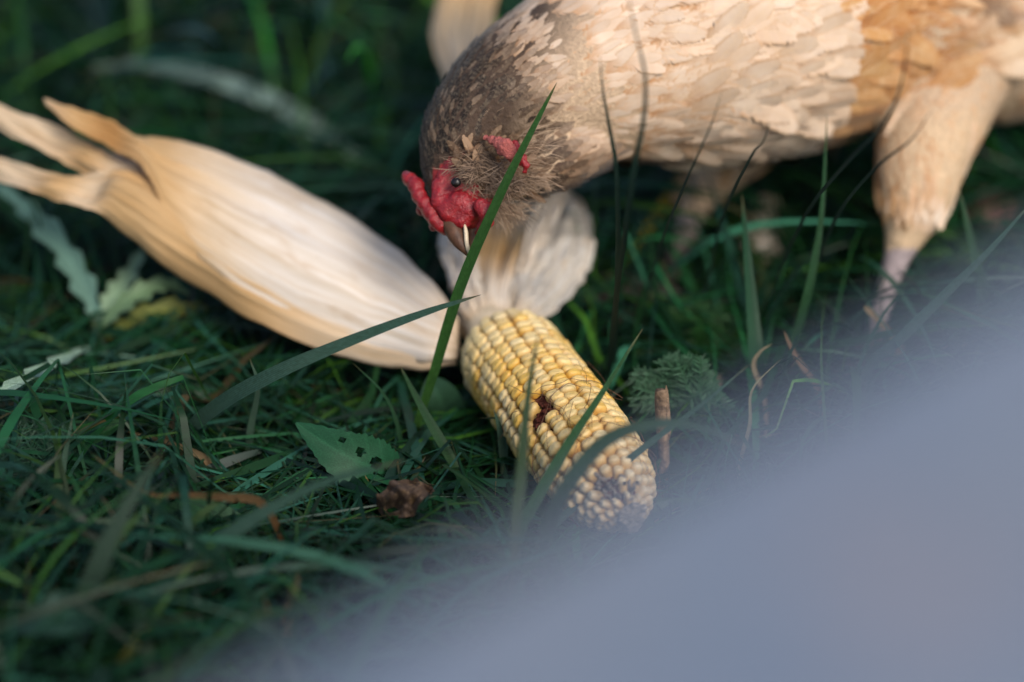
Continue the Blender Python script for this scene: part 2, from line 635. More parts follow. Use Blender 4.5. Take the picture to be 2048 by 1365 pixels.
def build_grass():
    bag = Bag()

    def free(x, y):
        k = seg_dist(x, y, COB_A, COB_B) > 0.029
        k &= ~((np.abs(x + 0.10) < 0.10) & (np.abs(y - 0.11) < 0.035))
        return k

    def zlow(x, y):
        """blades stay below the line of sight to the ear and the husk"""
        z = np.full(x.shape, 0.062)
        near_cob = seg_dist(x, y, COB_A, COB_B)
        z = np.where(near_cob < 0.05, 0.012 + 0.10 * np.maximum(near_cob - 0.025, 0), z)
        front = (x > -0.10) & (x < 0.12) & (y > -0.14) & (y < 0.10)
        z = np.where(front, np.minimum(z, 0.030), z)
        z = np.where((x > -0.14) & (x < -0.03) & (y > -0.10) & (y < 0.03), np.minimum(z, 0.018), z)
        z = np.where((x < -0.02) & (y > 0.0) & (y < 0.12), np.minimum(z, 0.024), z)
        return z

    for v, q, c in (
        field(13500, (-0.46, 0.46), (-0.30, 0.62), (0.07, 0.20), (0.0008, 0.0018), (8, 60), (20, 80), GREEN, 7, zlow, free),
        field(4800, (-0.46, 0.46), (-0.30, 0.62), (0.08, 0.20), (0.0018, 0.0050), (10, 60), (25, 85), GREEN, 11, zlow, free),
        # dead thatch lying on the soil
        field(800, (-0.46, 0.46), (-0.30, 0.62), (0.03, 0.09), (0.0007, 0.0018), (0, 18), (5, 40),
              [(3, (0.07, 0.045, 0.025)), (1, (0.15, 0.10, 0.055)), (2, (0.045, 0.026, 0.018))], 5, zlow, free),
        field(300, (-0.42, -0.13), (-0.22, -0.05), (0.06, 0.12), (0.0025, 0.0055), (40, 80), (15, 70), GREEN, 11, zlow, free),
        # taller tufts behind
        field(2600, (-0.6, 0.75), (0.30, 1.1), (0.10, 0.22), (0.003, 0.0065), (45, 85), (25, 95), BACKG, 8),
        # round about, for views from the side
        field(16000, (-2.2, 2.2), (-0.8, 3.0), (0.06, 0.17), (0.002, 0.005), (30, 80), (20, 90), GREEN, 5, None,
              lambda x, y: ((np.abs(x) > 0.44) | (y > 0.6)) & ((np.abs(x) > 0.55) | (y > -0.25))),
    ):
        bag.add(v, q, None, col=c)
    me = bag.mesh('grass')
    put('grass', me, M_GRASS, kind='stuff', label='dense dark green meadow grass lying over the soil', category='grass')


build_grass()


# ------------------------------------------------------------------ single blades that can be told apart
def ribbon(pts, width, n=22, facing=None, fold=0.25, base=0.6, twist=0.0, tip_pow=0.7):
    """blade along world points (root first): verts, quads, luv"""
    c = catmull(pts, n)
    T = unit(np.gradient(c, axis=0))
    view = unit(C0 - c) if facing is None else np.tile(unit(facing), (n, 1))
    S = unit(np.cross(T, view))
    N = np.cross(S, T)
    s = np.linspace(0, 1, n)
    a = twist * s
    S2 = S * np.cos(a)[:, None] + N * np.sin(a)[:, None]
    N2 = np.cross(S2, T)
    w = width * np.minimum(1, base + (1 - base) * s / 0.3) * np.maximum(np.minimum(1, ((1 - s) / 0.55)) ** tip_pow, 0.03)
    cols = []
    for k in (-1, -0.5, 0, 0.5, 1):
        cols.append(c + S2 * (0.5 * w * k)[:, None] + N2 * (fold * 0.5 * w * abs(k))[:, None])
    v = np.stack(cols, 1).reshape(-1, 3)
    luv = np.stack(np.broadcast_arrays(s[:, None] * 8, np.linspace(0, 1, 5)[None, :] * 2, np.zeros((1, 1))), -1).reshape(-1, 3)
    return v, grid_quads(n, 5), luv


def to_ground(trace, lean=0.3):
    """append a root on the soil below the first traced point when it hangs above it"""
    p = [np.asarray(P(*t)) for t in trace]
    a = p[0]
    g = ground_z(a[0], a[1])
    if a[2] > g + 0.004:
        d = unit(p[0] - p[1])
        h = a[2] - g
        q = a + np.array([d[0], d[1], 0]) * h * lean
        q[2] = ground_z(q[0], q[1]) - 0.004
        p = [q] + p
    return p


def blade(trace, wpx, col, label, name='grass_blade', mat=None, lean=0.3, twist=0.0, fold=0.25, base=0.6, tip_pow=0.7, cat='grass blade', group='grass blades standing apart', n=24):
    pts = to_ground(trace, lean)
    d = trace[len(trace) // 2][2]
    v, q, luv = ribbon(pts, wpx * d / FPX, n=n, twist=twist, fold=fold, base=base, tip_pow=tip_pow)
    root = pts[0]
    me = mesh_np(name, v - root, q, None, {'luv': luv})
    o = put(name, me, mat or M_BLADE, label=label, category=cat, group=group)
    o.location = tup(root)
    o.color = (*col, 1)
    return o


G_DEEP, G_MID, G_BLUE, G_PALE, G_YEL = (0.030, 0.095, 0.022), (0.030, 0.090, 0.040), (0.050, 0.110, 0.085), (0.085, 0.150, 0.105), (0.10, 0.13, 0.02)
TAN, OCHRE = (0.30, 0.20, 0.11), (0.34, 0.16, 0.04)


def build_blades():
    B = blade
    B([(812, 915, gd(915)), (862, 765, 1.075), (922, 570, 1.055), (1000, 390, 1.04), (1062, 265, 1.035), (1114, 165, 1.04)], 22, (0.038, 0.115, 0.026),
      'tall deep green grass blade rising in front of the hen\'s face', tip_pow=0.6)
    B([(330, 910, 1.085), (430, 815, 1.055), (560, 742, 1.035), (720, 674, 1.03), (860, 622, 1.035), (962, 590, 1.04)], 30, G_BLUE,
      'broad blue-green blade lying across the long husk, its tip at the tall blade', base=0.35)
    B([(1035, 1075, 1.0), (1080, 985, 1.0), (1142, 880, 1.01), (1205, 785, 1.02), (1286, 657, 1.03)], 23, (0.04, 0.11, 0.045),
      'straight green blade slanting across the lower half of the corn ear', base=0.8)
    B([(1030, 1060, 0.96), (1042, 960, 0.96), (1050, 850, 0.965), (1062, 750, 0.97), (1078, 660, 0.97)], 22, (0.06, 0.10, 0.05),
      'blurred upright blade crossing the dark hole in the corn ear')
    B([(1075, 1085, 1.02), (1180, 985, 1.015), (1290, 893, 1.01), (1400, 812, 1.01), (1500, 728, 1.015)], 16, G_BLUE,
      'thin blue-green blade slanting up past the lower end of the corn ear')
    B([(1085, 1090, 0.98), (1125, 985, 0.95), (1205, 885, 0.94), (1300, 848, 0.935), (1400, 852, 0.935), (1490, 890, 0.935)], 32, (0.05, 0.105, 0.07),
      'arching blurred blade bowing over the lower end of the corn ear')
    B([(1052, 1022, 1.055), (1072, 945, 1.05), (1086, 893, 1.048), (1058, 856, 1.055), (1010, 838, 1.062), (958, 836, 1.07)], 21, (0.055, 0.12, 0.075),
      'kinked grass ribbon bent over the left flank of the corn ear', base=0.9, twist=0.9)
    B([(1008, 975, 1.075), (1007, 905, 1.07), (1000, 860, 1.065), (988, 820, 1.06)], 18, G_PALE,
      'short pale upright blade beside the kinked ribbon')
    B([(955, 1010, 1.06), (895, 905, 1.06), (842, 812, 1.065), (800, 732, 1.07)], 20, (0.045, 0.105, 0.045),
      'olive spotted blade leaning left in front of the husk\'s lower edge')
    B([(806, 925, 1.08), (795, 850, 1.07), (765, 785, 1.065), (705, 726, 1.065)], 9, G_MID,
      'fine thread-like blade arching beneath the long husk')
    B([(497, 925, 1.085), (501, 860, 1.075), (516, 775, 1.065), (500, 718, 1.06)], 15, G_PALE,
      'slim pale blade standing below the middle of the long husk')
    B([(78, 1225, 1.02), (104, 1075, 1.015), (126, 935, 1.015), (146, 828, 1.02)], 18, G_PALE,
      'slim pale blade standing upright in front of the feathery weed')
    B([(160, 1240, 0.93), (206, 1110, 0.92), (262, 1000, 0.92), (322, 905, 0.925)], 42, (0.05, 0.085, 0.06),
      'broad grey-green blurred blade leaning right, left of the ochre blade')
    B([(285, 1215, 0.96), (380, 1130, 0.95), (500, 1042, 0.945), (650, 965, 0.945), (810, 922, 0.95)], 34, G_BLUE,
      'long blurred blue-green blade sweeping up below the holed leaf')
    B([(485, 1135, 1.03), (425, 1035, 1.045), (360, 962, 1.065), (285, 888, 1.08)], 26, G_BLUE,
      'flat blue-green blade lying behind the ochre blade')
    B([(1565, 760, 1.13), (1602, 640, 1.11), (1630, 520, 1.10), (1646, 400, 1.095), (1654, 228, 1.10)], 18, (0.04, 0.115, 0.05),
      'tall slender green blade standing in front of the hen\'s belly')
    B([(1522, 800, 1.12), (1514, 720, 1.10), (1505, 620, 1.10), (1494, 500, 1.10), (1484, 390, 1.105)], 30, (0.03, 0.10, 0.05),
      'stout upright green blade under the hen\'s breast')
    B([(1978, 660, 1.15), (1964, 570, 1.13), (1940, 470, 1.12), (1917, 375, 1.12)], 24, (0.045, 0.115, 0.055),
      'short green blade behind the hen\'s leg at the picture edge')
    B([(1735, 745, 1.09), (1802, 678, 1.075), (1900, 580, 1.065), (1980, 500, 1.06), (2075, 392, 1.06)], 22, G_BLUE,
      'blue-green blade slanting up to the right beyond the hen\'s leg')
    B([(1440, 330, 1.30), (1375, 352, 1.27), (1330, 408, 1.245), (1290, 465, 1.235), (1252, 530, 1.232)], 30, (0.50, 0.36, 0.03),
      'yellowing blade bent down beneath the hen\'s breast', base=0.7)
    B([(770, 380, 1.34), (680, 290, 1.34), (560, 210, 1.34), (420, 155, 1.345), (280, 130, 1.35), (150, 135, 1.355)], 36, (0.30, 0.42, 0.40),
      'long pale blurred blade arching above the husk tips', lean=0.5)
    B([(1215, 775, 1.13), (1232, 600, 1.05), (1255, 430, 0.99), (1270, 330, 0.97), (1288, 235, 0.96), (1290, 150, 0.955), (1272, 70, 0.95), (1252, -30, 0.945)], 12, (0.02, 0.045, 0.035),  # shade on this blade and its neighbour put into a dark colour
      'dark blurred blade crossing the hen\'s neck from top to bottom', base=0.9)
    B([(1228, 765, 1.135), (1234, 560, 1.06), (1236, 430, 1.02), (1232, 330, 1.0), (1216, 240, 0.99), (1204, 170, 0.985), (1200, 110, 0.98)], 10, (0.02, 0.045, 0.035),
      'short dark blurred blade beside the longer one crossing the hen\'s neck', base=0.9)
    B([(1275, 690, 1.172), (1318, 500, 1.11), (1365, 380, 1.03), (1392, 318, 1.0), (1422, 250, 0.99), (1446, 178, 0.985)], 6, (0.028, 0.050, 0.042),  # this and the next three thin blades: shade held in the colour
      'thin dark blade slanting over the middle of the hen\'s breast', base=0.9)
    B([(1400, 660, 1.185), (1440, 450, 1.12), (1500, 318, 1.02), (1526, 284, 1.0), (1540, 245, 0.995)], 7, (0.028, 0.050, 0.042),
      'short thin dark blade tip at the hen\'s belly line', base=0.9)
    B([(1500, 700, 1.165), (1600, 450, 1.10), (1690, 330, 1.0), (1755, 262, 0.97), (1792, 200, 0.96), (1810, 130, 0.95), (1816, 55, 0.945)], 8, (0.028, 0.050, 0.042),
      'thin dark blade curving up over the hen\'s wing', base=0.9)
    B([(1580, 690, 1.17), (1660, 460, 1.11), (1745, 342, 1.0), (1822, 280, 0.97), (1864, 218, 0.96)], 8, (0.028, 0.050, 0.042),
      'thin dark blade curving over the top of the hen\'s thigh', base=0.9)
    # dry blades
    D = dict(mat=M_STRAW, cat='dry blade', name='dry_grass_blade', group='dried grass blades')
    B([(432, 985, 1.065), (418, 930, 1.06), (402, 912, 1.06), (340, 886, 1.07), (240, 860, 1.08)], 15, TAN,
      'dead tan blade kinked sharply beside the flat blue-green blade', **D)
    B([(560, 1070, 1.0), (520, 1005, 0.99), (450, 995, 0.985), (370, 990, 0.985), (290, 985, 0.985), (180, 905, 0.99)], 17, (0.15, 0.085, 0.038),
      'ochre withered blade arching low over the grass at left', base=0.4, **D)
    B([(242, 1345, 0.93), (258, 1305, 0.92), (285, 1268, 0.92), (330, 1250, 0.925)], 24, (0.22, 0.20, 0.05),
      'yellowish curled blade near the bottom edge', **D)
    B([(575, 1230, 0.96), (590, 1180, 0.955), (598, 1140, 0.955)], 20, (0.26, 0.16, 0.10),
      'short brown dry blade at the blurred edge of the board', **D)
    B([(1800, 700, 1.13), (1770, 655, 1.11), (1728, 612, 1.10)], 15, (0.34, 0.23, 0.13),
      'broken straw stub leaning below the hen\'s shank', base=1.0, tip_pow=0.15, **D)
    B([(1640, 790, 1.1), (1600, 725, 1.09), (1580, 690, 1.085), (1568, 662, 1.085)], 12, (0.28, 0.17, 0.11),
      'withered stalk with a dark tip between corn ear and hen\'s leg', **D)
    B([(1530, 800, 1.09), (1508, 735, 1.085), (1520, 705, 1.082), (1545, 688, 1.08)], 10, (0.36, 0.27, 0.17),
      'small curled straw tip beside the stout upright blade', **D)
    B([(1480, 930, 1.06), (1500, 850, 1.055), (1505, 780, 1.055), (1560, 720, 1.055)], 8, (0.25, 0.22, 0.14),
      'fine grey straw bowing at the board\'s blurred edge', **D)
    B([(760, 1020, 1.05), (745, 985, 1.045), (730, 950, 1.045)], 10, (0.40, 0.24, 0.09),
      'short golden straw standing under the holed leaf', **D)


build_blades()


# ------------------------------------------------------------------ the ear of corn
def project(p):
    d = np.asarray(p) - C0
    z = d @ FWD
    return 1024 + FPX * (d @ RIGHT) / z, 682.5 - FPX * (d @ UP) / z, z


def kernel_mesh(seed):
    """a blunt tooth-shaped kernel: x across the row, y along the ear, z outwards"""
    r = random.Random(seed)
    nu, nv = 7, 10
    v, kp = [], []
    for i in range(nu):
        th = math.pi * 0.52 * i / (nu - 1)            # 0 at the crown
        for j in range(nv):
            ph = 2 * math.pi * j / nv
            ct, st = math.cos(th), math.sin(th)
            sx = math.copysign(abs(math.cos(ph)) ** 0.85, math.cos(ph)) * st ** 0.85
            sy = math.copysign(abs(math.sin(ph)) ** 0.85, math.sin(ph)) * st ** 0.85
            z = max(ct, 0) ** 0.62
            z -= 0.16 * math.exp(-(sx * sx * 2.5 + sy * sy * 5.0)) * r.uniform(0.8, 1.2)
            v.append((sx * 0.0041 * (1 + 0.05 * r.uniform(-1, 1)), sy * 0.00248, z * 0.0050 - (0.003 if i == nu - 1 else 0)))
            kp.append((sx, sy, max(z, 0)))
    q = grid_quads(nu, nv, True)
    return np.array(v), q[:, ::-1], np.array(kp)


def husk_leaf(secs, cols, nu=64, nv=31, away=False, seed=0, crumple=0.0):
    """a dry husk leaf lofted between two edges; secs: (ax, ay, ad, bx, by, bd, bulge_m)"""
    S = catmull(np.array(secs, float), nu)
    for i in range(1, nu):          # slightly ragged margins
        S[i, :2] += [4 * fbm(i * 0.35, seed, 1.0, 1.0, 2), 4 * fbm(i * 0.35, seed, 2.0, 1.0, 2)]
        S[i, 3:5] += [5 * fbm(i * 0.35, seed, 3.0, 1.0, 2), 5 * fbm(i * 0.35, seed, 4.0, 1.0, 2)]
    u = np.linspace(0, 1, nv)
    C = catmull(np.array(cols, float), nu)
    v, luv, cc = [], [], []
    for i, (ax, ay, ad, bx, by, bd, bg) in enumerate(S):
        A, B = P(ax, ay, ad), P(bx, by, bd)
        wlen = np.linalg.norm(B - A)
        t = i / (nu - 1)
        for j, k in enumerate(u):
            p = A + (B - A) * k
            out = -FWD * 0.85 + UP * 0.25
            rip = 0.0016 * fbm(t * 3 + seed, k * 7, seed, 1.0, 2) + 0.00045 * math.sin(k * 40 + seed + 3 * t) * min(1, wlen / 0.03)
            rip += 0.0008 * (abs(fbm(t * 1.6 + k * 2.0, k * 11 + seed, seed + 4.0, 1.0, 2)) - 0.25) * min(1, wlen / 0.03)      # papery creases along the leaf
            rip += crumple * (fbm(t * 5 + seed, k * 4, 1.7 + seed, 1.0, 3)) * min(1, t * 5)
            rip += 0.004 * fbm(t * 9, seed * 2.0, 3.3, 1.0, 2) * abs(2 * k - 1) ** 3 * min(1, wlen / 0.03)
            v.append(p + out * (bg * 4 * k * (1 - k) + rip))
            luv.append((t * 3, k, seed))
            cc.append(C[i] * (1 + 0.10 * fbm(t * 5, k * 9, seed + 9)))
    return np.array(v), grid_quads(nu, nv), np.array(luv), np.clip(np.array(cc), 0.02, 0.9)


def build_corn():
    root = empty('corn_ear', (COB_A[0], COB_A[1], 0.0), label='ear of yellow corn with peeled dry husk, lying in the grass', category='corn')
    ax = unit(COB_B - COB_A)
    LEN = np.linalg.norm(COB_B - COB_A)
    e1 = unit(np.array([0, 0, 1.0]) - ax * ax[2])
    e2 = np.cross(ax, e1)
    R = 0.0250

    def rad(t):
        return R * (0.74 + 0.26 * min(1, (t / 0.09)) ** 0.6) * (1 - 0.14 * max(0, (t - 0.5) / 0.5) ** 1.4) * math.sqrt(max(0.06, 1 - (max(0, t - 0.70) / 0.305) ** 2.4))

    # core
    n = 40
    ts = np.linspace(-0.01, 1.01, n)
    v, q, t = tube([COB_A + ax * LEN * s for s in ts], [max((rad(min(max(s, 0), 1)) - 0.0046) * (1 - max(0, (s - 0.95) / 0.06) ** 2 * 0.7), 0.002) for s in ts], 28)
    adopt(put('core', mesh_np('core', v, q, t), M_CORE), root)
    # kernels
    meshes = []
    for s in range(6):
        kv, kq, kp = kernel_mesh(s)
        meshes.append((mesh_np('kernel', kv, kq, None, {'kpos': kp}), kv, kq, kp))
        meshes[-1][0].materials.append(M_KERN)
    rows, spots = 20, []
    per = int(LEN / 0.0047)
    for k in range(rows):
        off = random.uniform(0, 1)
        for i in range(per):
            t = (i + 0.3 + 0.5 * (k % 2) + 0.18 * random.uniform(-1, 1)) / per
            if not 0.0 < t < 1.0:
                continue
            a = 2 * math.pi * (k + 0.06 * random.uniform(-1, 1) + 0.25 * math.sin(t * 5 + k * 0.7)) / rows + 0.35 * (t - 0.5)
            nrm = e1 * math.cos(a) + e2 * math.sin(a)
            pos = COB_A + ax * LEN * t + nrm * (rad(t) - 0.0048)
            spots.append((t, a, nrm, pos))
    bald, chaff, front, back = [], [], [], []
    for s in spots:
        t, a, nrm, pos = s
        top = pos + nrm * 0.005
        px, py, _ = project(top)
        facing = float(nrm @ unit(C0 - top))
        if facing > 0 and (math.hypot((px - 1088) / 25, (py - 803) / 20) < 1 or math.hypot((px - 1072) / 20, (py - 830) / 24) < 1):
            bald.append(s)
            continue
        if facing > 0 and (math.hypot((px - 1215) / 50, (py - 968) / 17) < 1 + 0.3 * random.uniform(-1, 1) or t > 0.99):
            chaff.append(s)
            continue
        (front if facing > -0.12 else back).append((facing, s))
    front.sort(key=lambda x: -x[0])
    back += front[296:]
    front = front[:296]
    print('kernels', len(front), len(back), len(bald), len(chaff))

    def kcol(t, a, pos):
        px, py, _ = project(pos)
        f = fbm(t * 9, a * 1.3, 0.7, 1.0, 3)
        pale, gold, deep = np.array((0.68, 0.55, 0.28)), np.array((0.64, 0.42, 0.09)), np.array((0.60, 0.32, 0.035))
        w = 0.34 + 0.9 * f + random.gauss(0, 0.28)
        if t < 0.16:
            w += 0.7
        if t > 0.5:
            w += 0.9 * (t - 0.5)
        if a > 0.5 and a < 2.2 and t < 0.6:
            w -= 0.2
        c = gold * (1 - max(0, min(1, w))) + pale * max(0, min(1, w))
        if w < 0:
            c = gold * (1 + max(w, -1)) + deep * -max(w, -1)
        if t > 0.66:
            k = min(1, (t - 0.66) / 0.25) * 0.7
            c = c * (1 - k) + np.array((0.47, 0.41, 0.31)) * k
        return c * random.uniform(0.85, 1.08)

    def frame(s):
        t, a, nrm, pos = s
        side = unit(np.cross(ax, nrm))
        m = Matrix.Identity(4)
        sc = 0.90 + 0.16 * random.random()
        sw = rad(t) / R
        tilt = 0.14 * random.uniform(-1, 1)
        x = side * math.cos(tilt) + ax * math.sin(tilt)
        y = ax * math.cos(tilt) - side * math.sin(tilt)
        for i in range(3):
            m[i][0], m[i][1], m[i][2] = x[i] * sc * sw, y[i] * sc, nrm[i] * (0.85 + 0.3 * random.random())
            m[i][3] = pos[i]
        return m

    for _, s in front:
        o = put('kernel', random.choice(meshes)[0], None, root)
        m = frame(s)
        m.translation = m.translation - root.location
        o.matrix_local = m
        o.color = (*kcol(s[0], s[1], s[3]), 1)
    bag = Bag()
    for _, s in back:
        m = np.array(frame(s))
        _, kv, kq, kp = random.choice(meshes)
        bag.add(kv @ m[:3, :3].T + m[:3, 3], kq, None, kpos=kp, col=kcol(s[0], s[1], s[3]))
    adopt(put('hidden_kernels', bag.mesh('hidden_kernels'), M_KERNS, kind='stuff'), root)
    # chaff where the kernels are gone
    bag = Bag()
    for s in chaff:
        for _ in range(10):
            m = np.array(frame(s))
            _, kv, kq, kp = random.choice(meshes)
            j = RNG.normal(0, 0.0019, 3)
            rot = np.array(Matrix.Rotation(random.uniform(0, 6.28), 3, Vector(RNG.normal(0, 1, 3)).normalized()))
            bag.add(((kv @ rot.T) * random.uniform(0.15, 0.42)) @ m[:3, :3].T + m[:3, 3] + j + s[2] * 0.0018, kq, None)
    for _ in range(30):           # dry chaff closing the blunt end
        a, rr = random.uniform(0, 6.283), R * 0.2 * math.sqrt(random.random())
        m = e1 * math.cos(a) * rr + e2 * math.sin(a) * rr
        _, kv, kq, kp = random.choice(meshes)
        rot = np.array(Matrix.Rotation(random.uniform(0, 6.28), 3, Vector(RNG.normal(0, 1, 3)).normalized()))
        bag.add((kv @ rot.T) * random.uniform(0.35, 0.8) + COB_A + ax * (LEN * 0.985 + 0.004 * (1 - (rr / R) ** 2)) + m, kq, None)
    adopt(put('chaff', bag.mesh('chaff'), M_CHAFF, kind='stuff', label='grey papery chaff where kernels are gone'), root)
    # torn red bracts in the little hole
    bag = Bag()
    for s in bald:
        for _ in range(6):
            m = np.array(frame(s))
            _, kv, kq, kp = random.choice(meshes)
            rot = np.array(Matrix.Rotation(random.uniform(0, 6.28), 3, Vector(RNG.normal(0, 1, 3)).normalized()))
            bag.add(((kv @ rot.T) * random.uniform(0.15, 0.38)) @ m[:3, :3].T + m[:3, 3] + RNG.normal(0, 0.0013, 3), kq, None)
    adopt(put('bare_patch', bag.mesh('bare_patch'), M_CORE, kind='stuff', label='dark red bare patch left by missing kernels'), root)
    # silk
    bag = Bag()
    for _ in range(26):
        t0 = random.uniform(0.5, 0.86)
        a0 = random.uniform(-1.2, 1.5)
        pts = []
        da, dt = random.gauss(0, 0.22), random.gauss(0, 0.03)
        for i in range(9):
            t0 += dt + random.gauss(0, 0.012)
            a0 += da + random.gauss(0, 0.05)
            tt = min(max(t0, 0.3), 0.97)
            nr = e1 * math.cos(a0) + e2 * math.sin(a0)
            pts.append(COB_A + ax * LEN * tt + nr * (rad(tt) + 0.0008 + abs(random.gauss(0, 0.0012))))
        v, q, t = tube(catmull(pts, 26), np.full(26, 0.00013), 4, False)
        bag.add(v, q, t)
    adopt(put('silk', bag.mesh('silk'), M_SILK, kind='stuff'), root)
    # stalk stub inside the husk
    v, q, t = tube([COB_A + ax * 0.004, COB_A - ax * 0.018, COB_A - ax * 0.035 + np.array((-0.004, 0, -0.004))], [0.013, 0.011, 0.009], 14)
    adopt(put('stalk', mesh_np('stalk', v, q, t), M_BEAKP), root)
    # husk leaves
    W, CR, TN, DT, GR = (0.83, 0.77, 0.70), (0.77, 0.63, 0.46), (0.66, 0.45, 0.23), (0.48, 0.27, 0.10), (0.62, 0.60, 0.57)

    def leaf(secs, cols, seed, label=None):
        v, q, luv, cc = husk_leaf(secs, cols, seed=seed, crumple=0.006 if seed in (5, 6, 7, 8) else 0.0018)
        o = adopt(put('husk_leaf', mesh_np('husk_leaf', v, q, None, {'luv': luv, 'col': cc}), M_HUSK), root)
        sm = o.modifiers.new('thickness', 'SOLIDIFY')
        sm.thickness = 0.00025
        if label:
            o['label'] = label
        return o

    leaf([(918, 640, 1.128, 915, 718, 1.112, 0.004), (850, 548, 1.14, 840, 722, 1.112, 0.010), (720, 447, 1.15, 700, 692, 1.115, 0.016), (560, 357, 1.155, 560, 638, 1.118, 0.018),
          (420, 300, 1.155, 430, 542, 1.122, 0.014), (330, 276, 1.152, 345, 458, 1.125, 0.010), (272, 270, 1.148, 285, 338, 1.132, 0.004), (225, 243, 1.145, 218, 296, 1.138, -0.003),
          (150, 218, 1.145, 140, 254, 1.14, -0.002), (85, 196, 1.148, 88, 204, 1.146, 0)],
         [CR, W, W, W, CR, TN, TN, DT, TN, CR], 1, 'broad pale upper husk leaf with an orange pointed tip')
    leaf([(918, 690, 1.122, 912, 730, 1.116, 0.003), (820, 655, 1.129, 830, 740, 1.116, 0.008), (690, 600, 1.132, 690, 714, 1.116, 0.010), (540, 510, 1.14, 520, 650, 1.119, 0.012),
          (420, 430, 1.136, 400, 577, 1.13, 0.012), (320, 370, 1.136, 300, 507, 1.126, 0.010), (250, 338, 1.136, 214, 434, 1.129, 0.006), (200, 345, 1.136, 160, 414, 1.132, -0.004),
          (140, 350, 1.139, 95, 394, 1.136, 0.004), (60, 333, 1.142, 40, 374, 1.139, -0.003), (0, 316, 1.15, -20, 357, 1.15, 0.003), (-60, 300, 1.15, -70, 330, 1.15, 0)],
         [CR, CR, CR, TN, TN, TN, TN, CR, TN, CR, CR, CR], 2, 'tan lower husk leaf ending in a crinkled strap')
    leaf([(640, 470, 1.15, 620, 600, 1.14, 0.008), (480, 400, 1.15, 460, 520, 1.14, 0.008), (360, 330, 1.152, 330, 430, 1.142, 0.006), (262, 316, 1.152, 226, 384, 1.145, 0.005), (190, 288, 1.152, 160, 342, 1.148, 0.004),
          (110, 252, 1.155, 90, 304, 1.15, -0.003), (30, 222, 1.158, 10, 264, 1.155, 0.003), (-60, 178, 1.16, -70, 206, 1.16, 0)],
         [CR, CR, TN, CR, TN, CR, CR, CR], 3, 'narrow cream husk strap between two others')
    leaf([(920, 650, 1.14, 912, 725, 1.13, -0.004), (800, 520, 1.155, 780, 725, 1.13, -0.012), (640, 408, 1.162, 620, 690, 1.135, -0.02), (460, 322, 1.165, 440, 590, 1.14, -0.02), (300, 285, 1.162, 260, 455, 1.145, -0.012), (230, 300, 1.158, 210, 390, 1.15, -0.004)],
         [CR, CR, TN, TN, DT, TN], 4)
    leaf([(1000, 628, 1.135, 1052, 655, 1.128, 0.003), (1008, 565, 1.15, 1112, 622, 1.14, 0.007), (1028, 505, 1.165, 1168, 560, 1.155, 0.010), (1060, 445, 1.18, 1190, 495, 1.17, 0.008), (1090, 400, 1.19, 1178, 430, 1.185, 0.004), (1115, 372, 1.2, 1145, 380, 1.2, 0)],
         [CR, GR, GR, GR, GR, CR], 5, 'greyish husk leaf standing behind the corn ear')
    leaf([(958, 645, 1.13, 1022, 648, 1.128, 0.004), (946, 585, 1.145, 1018, 585, 1.14, 0.006), (955, 500, 1.16, 1040, 500, 1.155, -0.007), (972, 420, 1.18, 1062, 420, 1.175, -0.006), (965, 330, 1.2, 1060, 330, 1.2, 0.008), (920, 230, 1.225, 1020, 230, 1.22, 0.008),
          (880, 140, 1.245, 985, 130, 1.24, 0.008), (862, 55, 1.26, 985, 50, 1.255, 0.006), (895, -40, 1.275, 1000, -40, 1.27, 0.004), (945, -110, 1.285, 985, -110, 1.285, 0)],
         [CR, W, TN, CR, CR, (0.42, 0.36, 0.29), (0.42, 0.37, 0.31), (0.44, 0.36, 0.26), TN, TN], 6, 'tall husk leaf rising behind the hen\'s head')
    leaf([(930, 640, 1.128, 988, 645, 1.124, 0.003), (906, 585, 1.138, 968, 590, 1.134, 0.006), (882, 515, 1.148, 956, 515, 1.144, 0.006), (878, 478, 1.155, 940, 470, 1.15, 0.003), (892, 440, 1.16, 918, 436, 1.16, 0)],
         [CR, W, W, W, W], 7, 'short white husk leaf under the beak')
    leaf([(1015, 630, 1.138, 1040, 645, 1.132, 0.002), (1030, 560, 1.15, 1062, 575, 1.146, 0.003), (1052, 470, 1.16, 1098, 478, 1.158, -0.004), (1078, 390, 1.172, 1130, 398, 1.17, 0.004), (1105, 340, 1.18, 1125, 342, 1.18, 0)],
         [W, W, W, W, GR], 8)


build_corn()


# ------------------------------------------------------------------ the hen
HD = -0.035          # the whole bird stands a little nearer than first measured
SPINE = [  # px, py, depth, radius px
    (933, 458, 1.108, 26), (925, 405, 1.110, 58), (925, 335, 1.112, 84), (945, 262, 1.115, 100), (1010, 200, 1.122, 128), (1090, 165, 1.135, 158), (1200, 130, 1.15, 198),
    (1340, 85, 1.17, 248), (1500, 40, 1.195, 272), (1680, -10, 1.225, 278), (1850, -25, 1.258, 278), (2010, -20, 1.285, 258), (2180, -80, 1.315, 215), (2350, -250, 1.345, 90), (2440, -320, 1.35, 30)]
THIGH = [(1905, 50, 1.245, 165), (1872, 200, 1.217, 122), (1842, 320, 1.198, 93), (1828, 400, 1.190, 78), (1812, 465, 1.188, 46), (1792, 522, 1.187, 27), (1768, 600, 1.185, 22), (1740, 712, 1.180, 20)]
FTHIGH = [(1600, 150, 1.30, 120), (1470, 300, 1.285, 70), (1402, 390, 1.275, 38), (1368, 470, 1.268, 25), (1335, 560, 1.250, 21), (1320, 605, 1.2425, 20)]


def chain(spec, n):
    p = np.array([(*P(a, b, d + HD), r * (d + HD) / FPX) for a, b, d, r in spec])
    return catmull(p, n)


def loft_frames(c):
    T = unit(np.gradient(c[:, :3], axis=0))
    V = unit(C0 - c[:, :3])
    N1 = unit(V - T * np.sum(V * T, 1, keepdims=True))
    N2 = np.cross(T, N1)
    return T, N1, N2


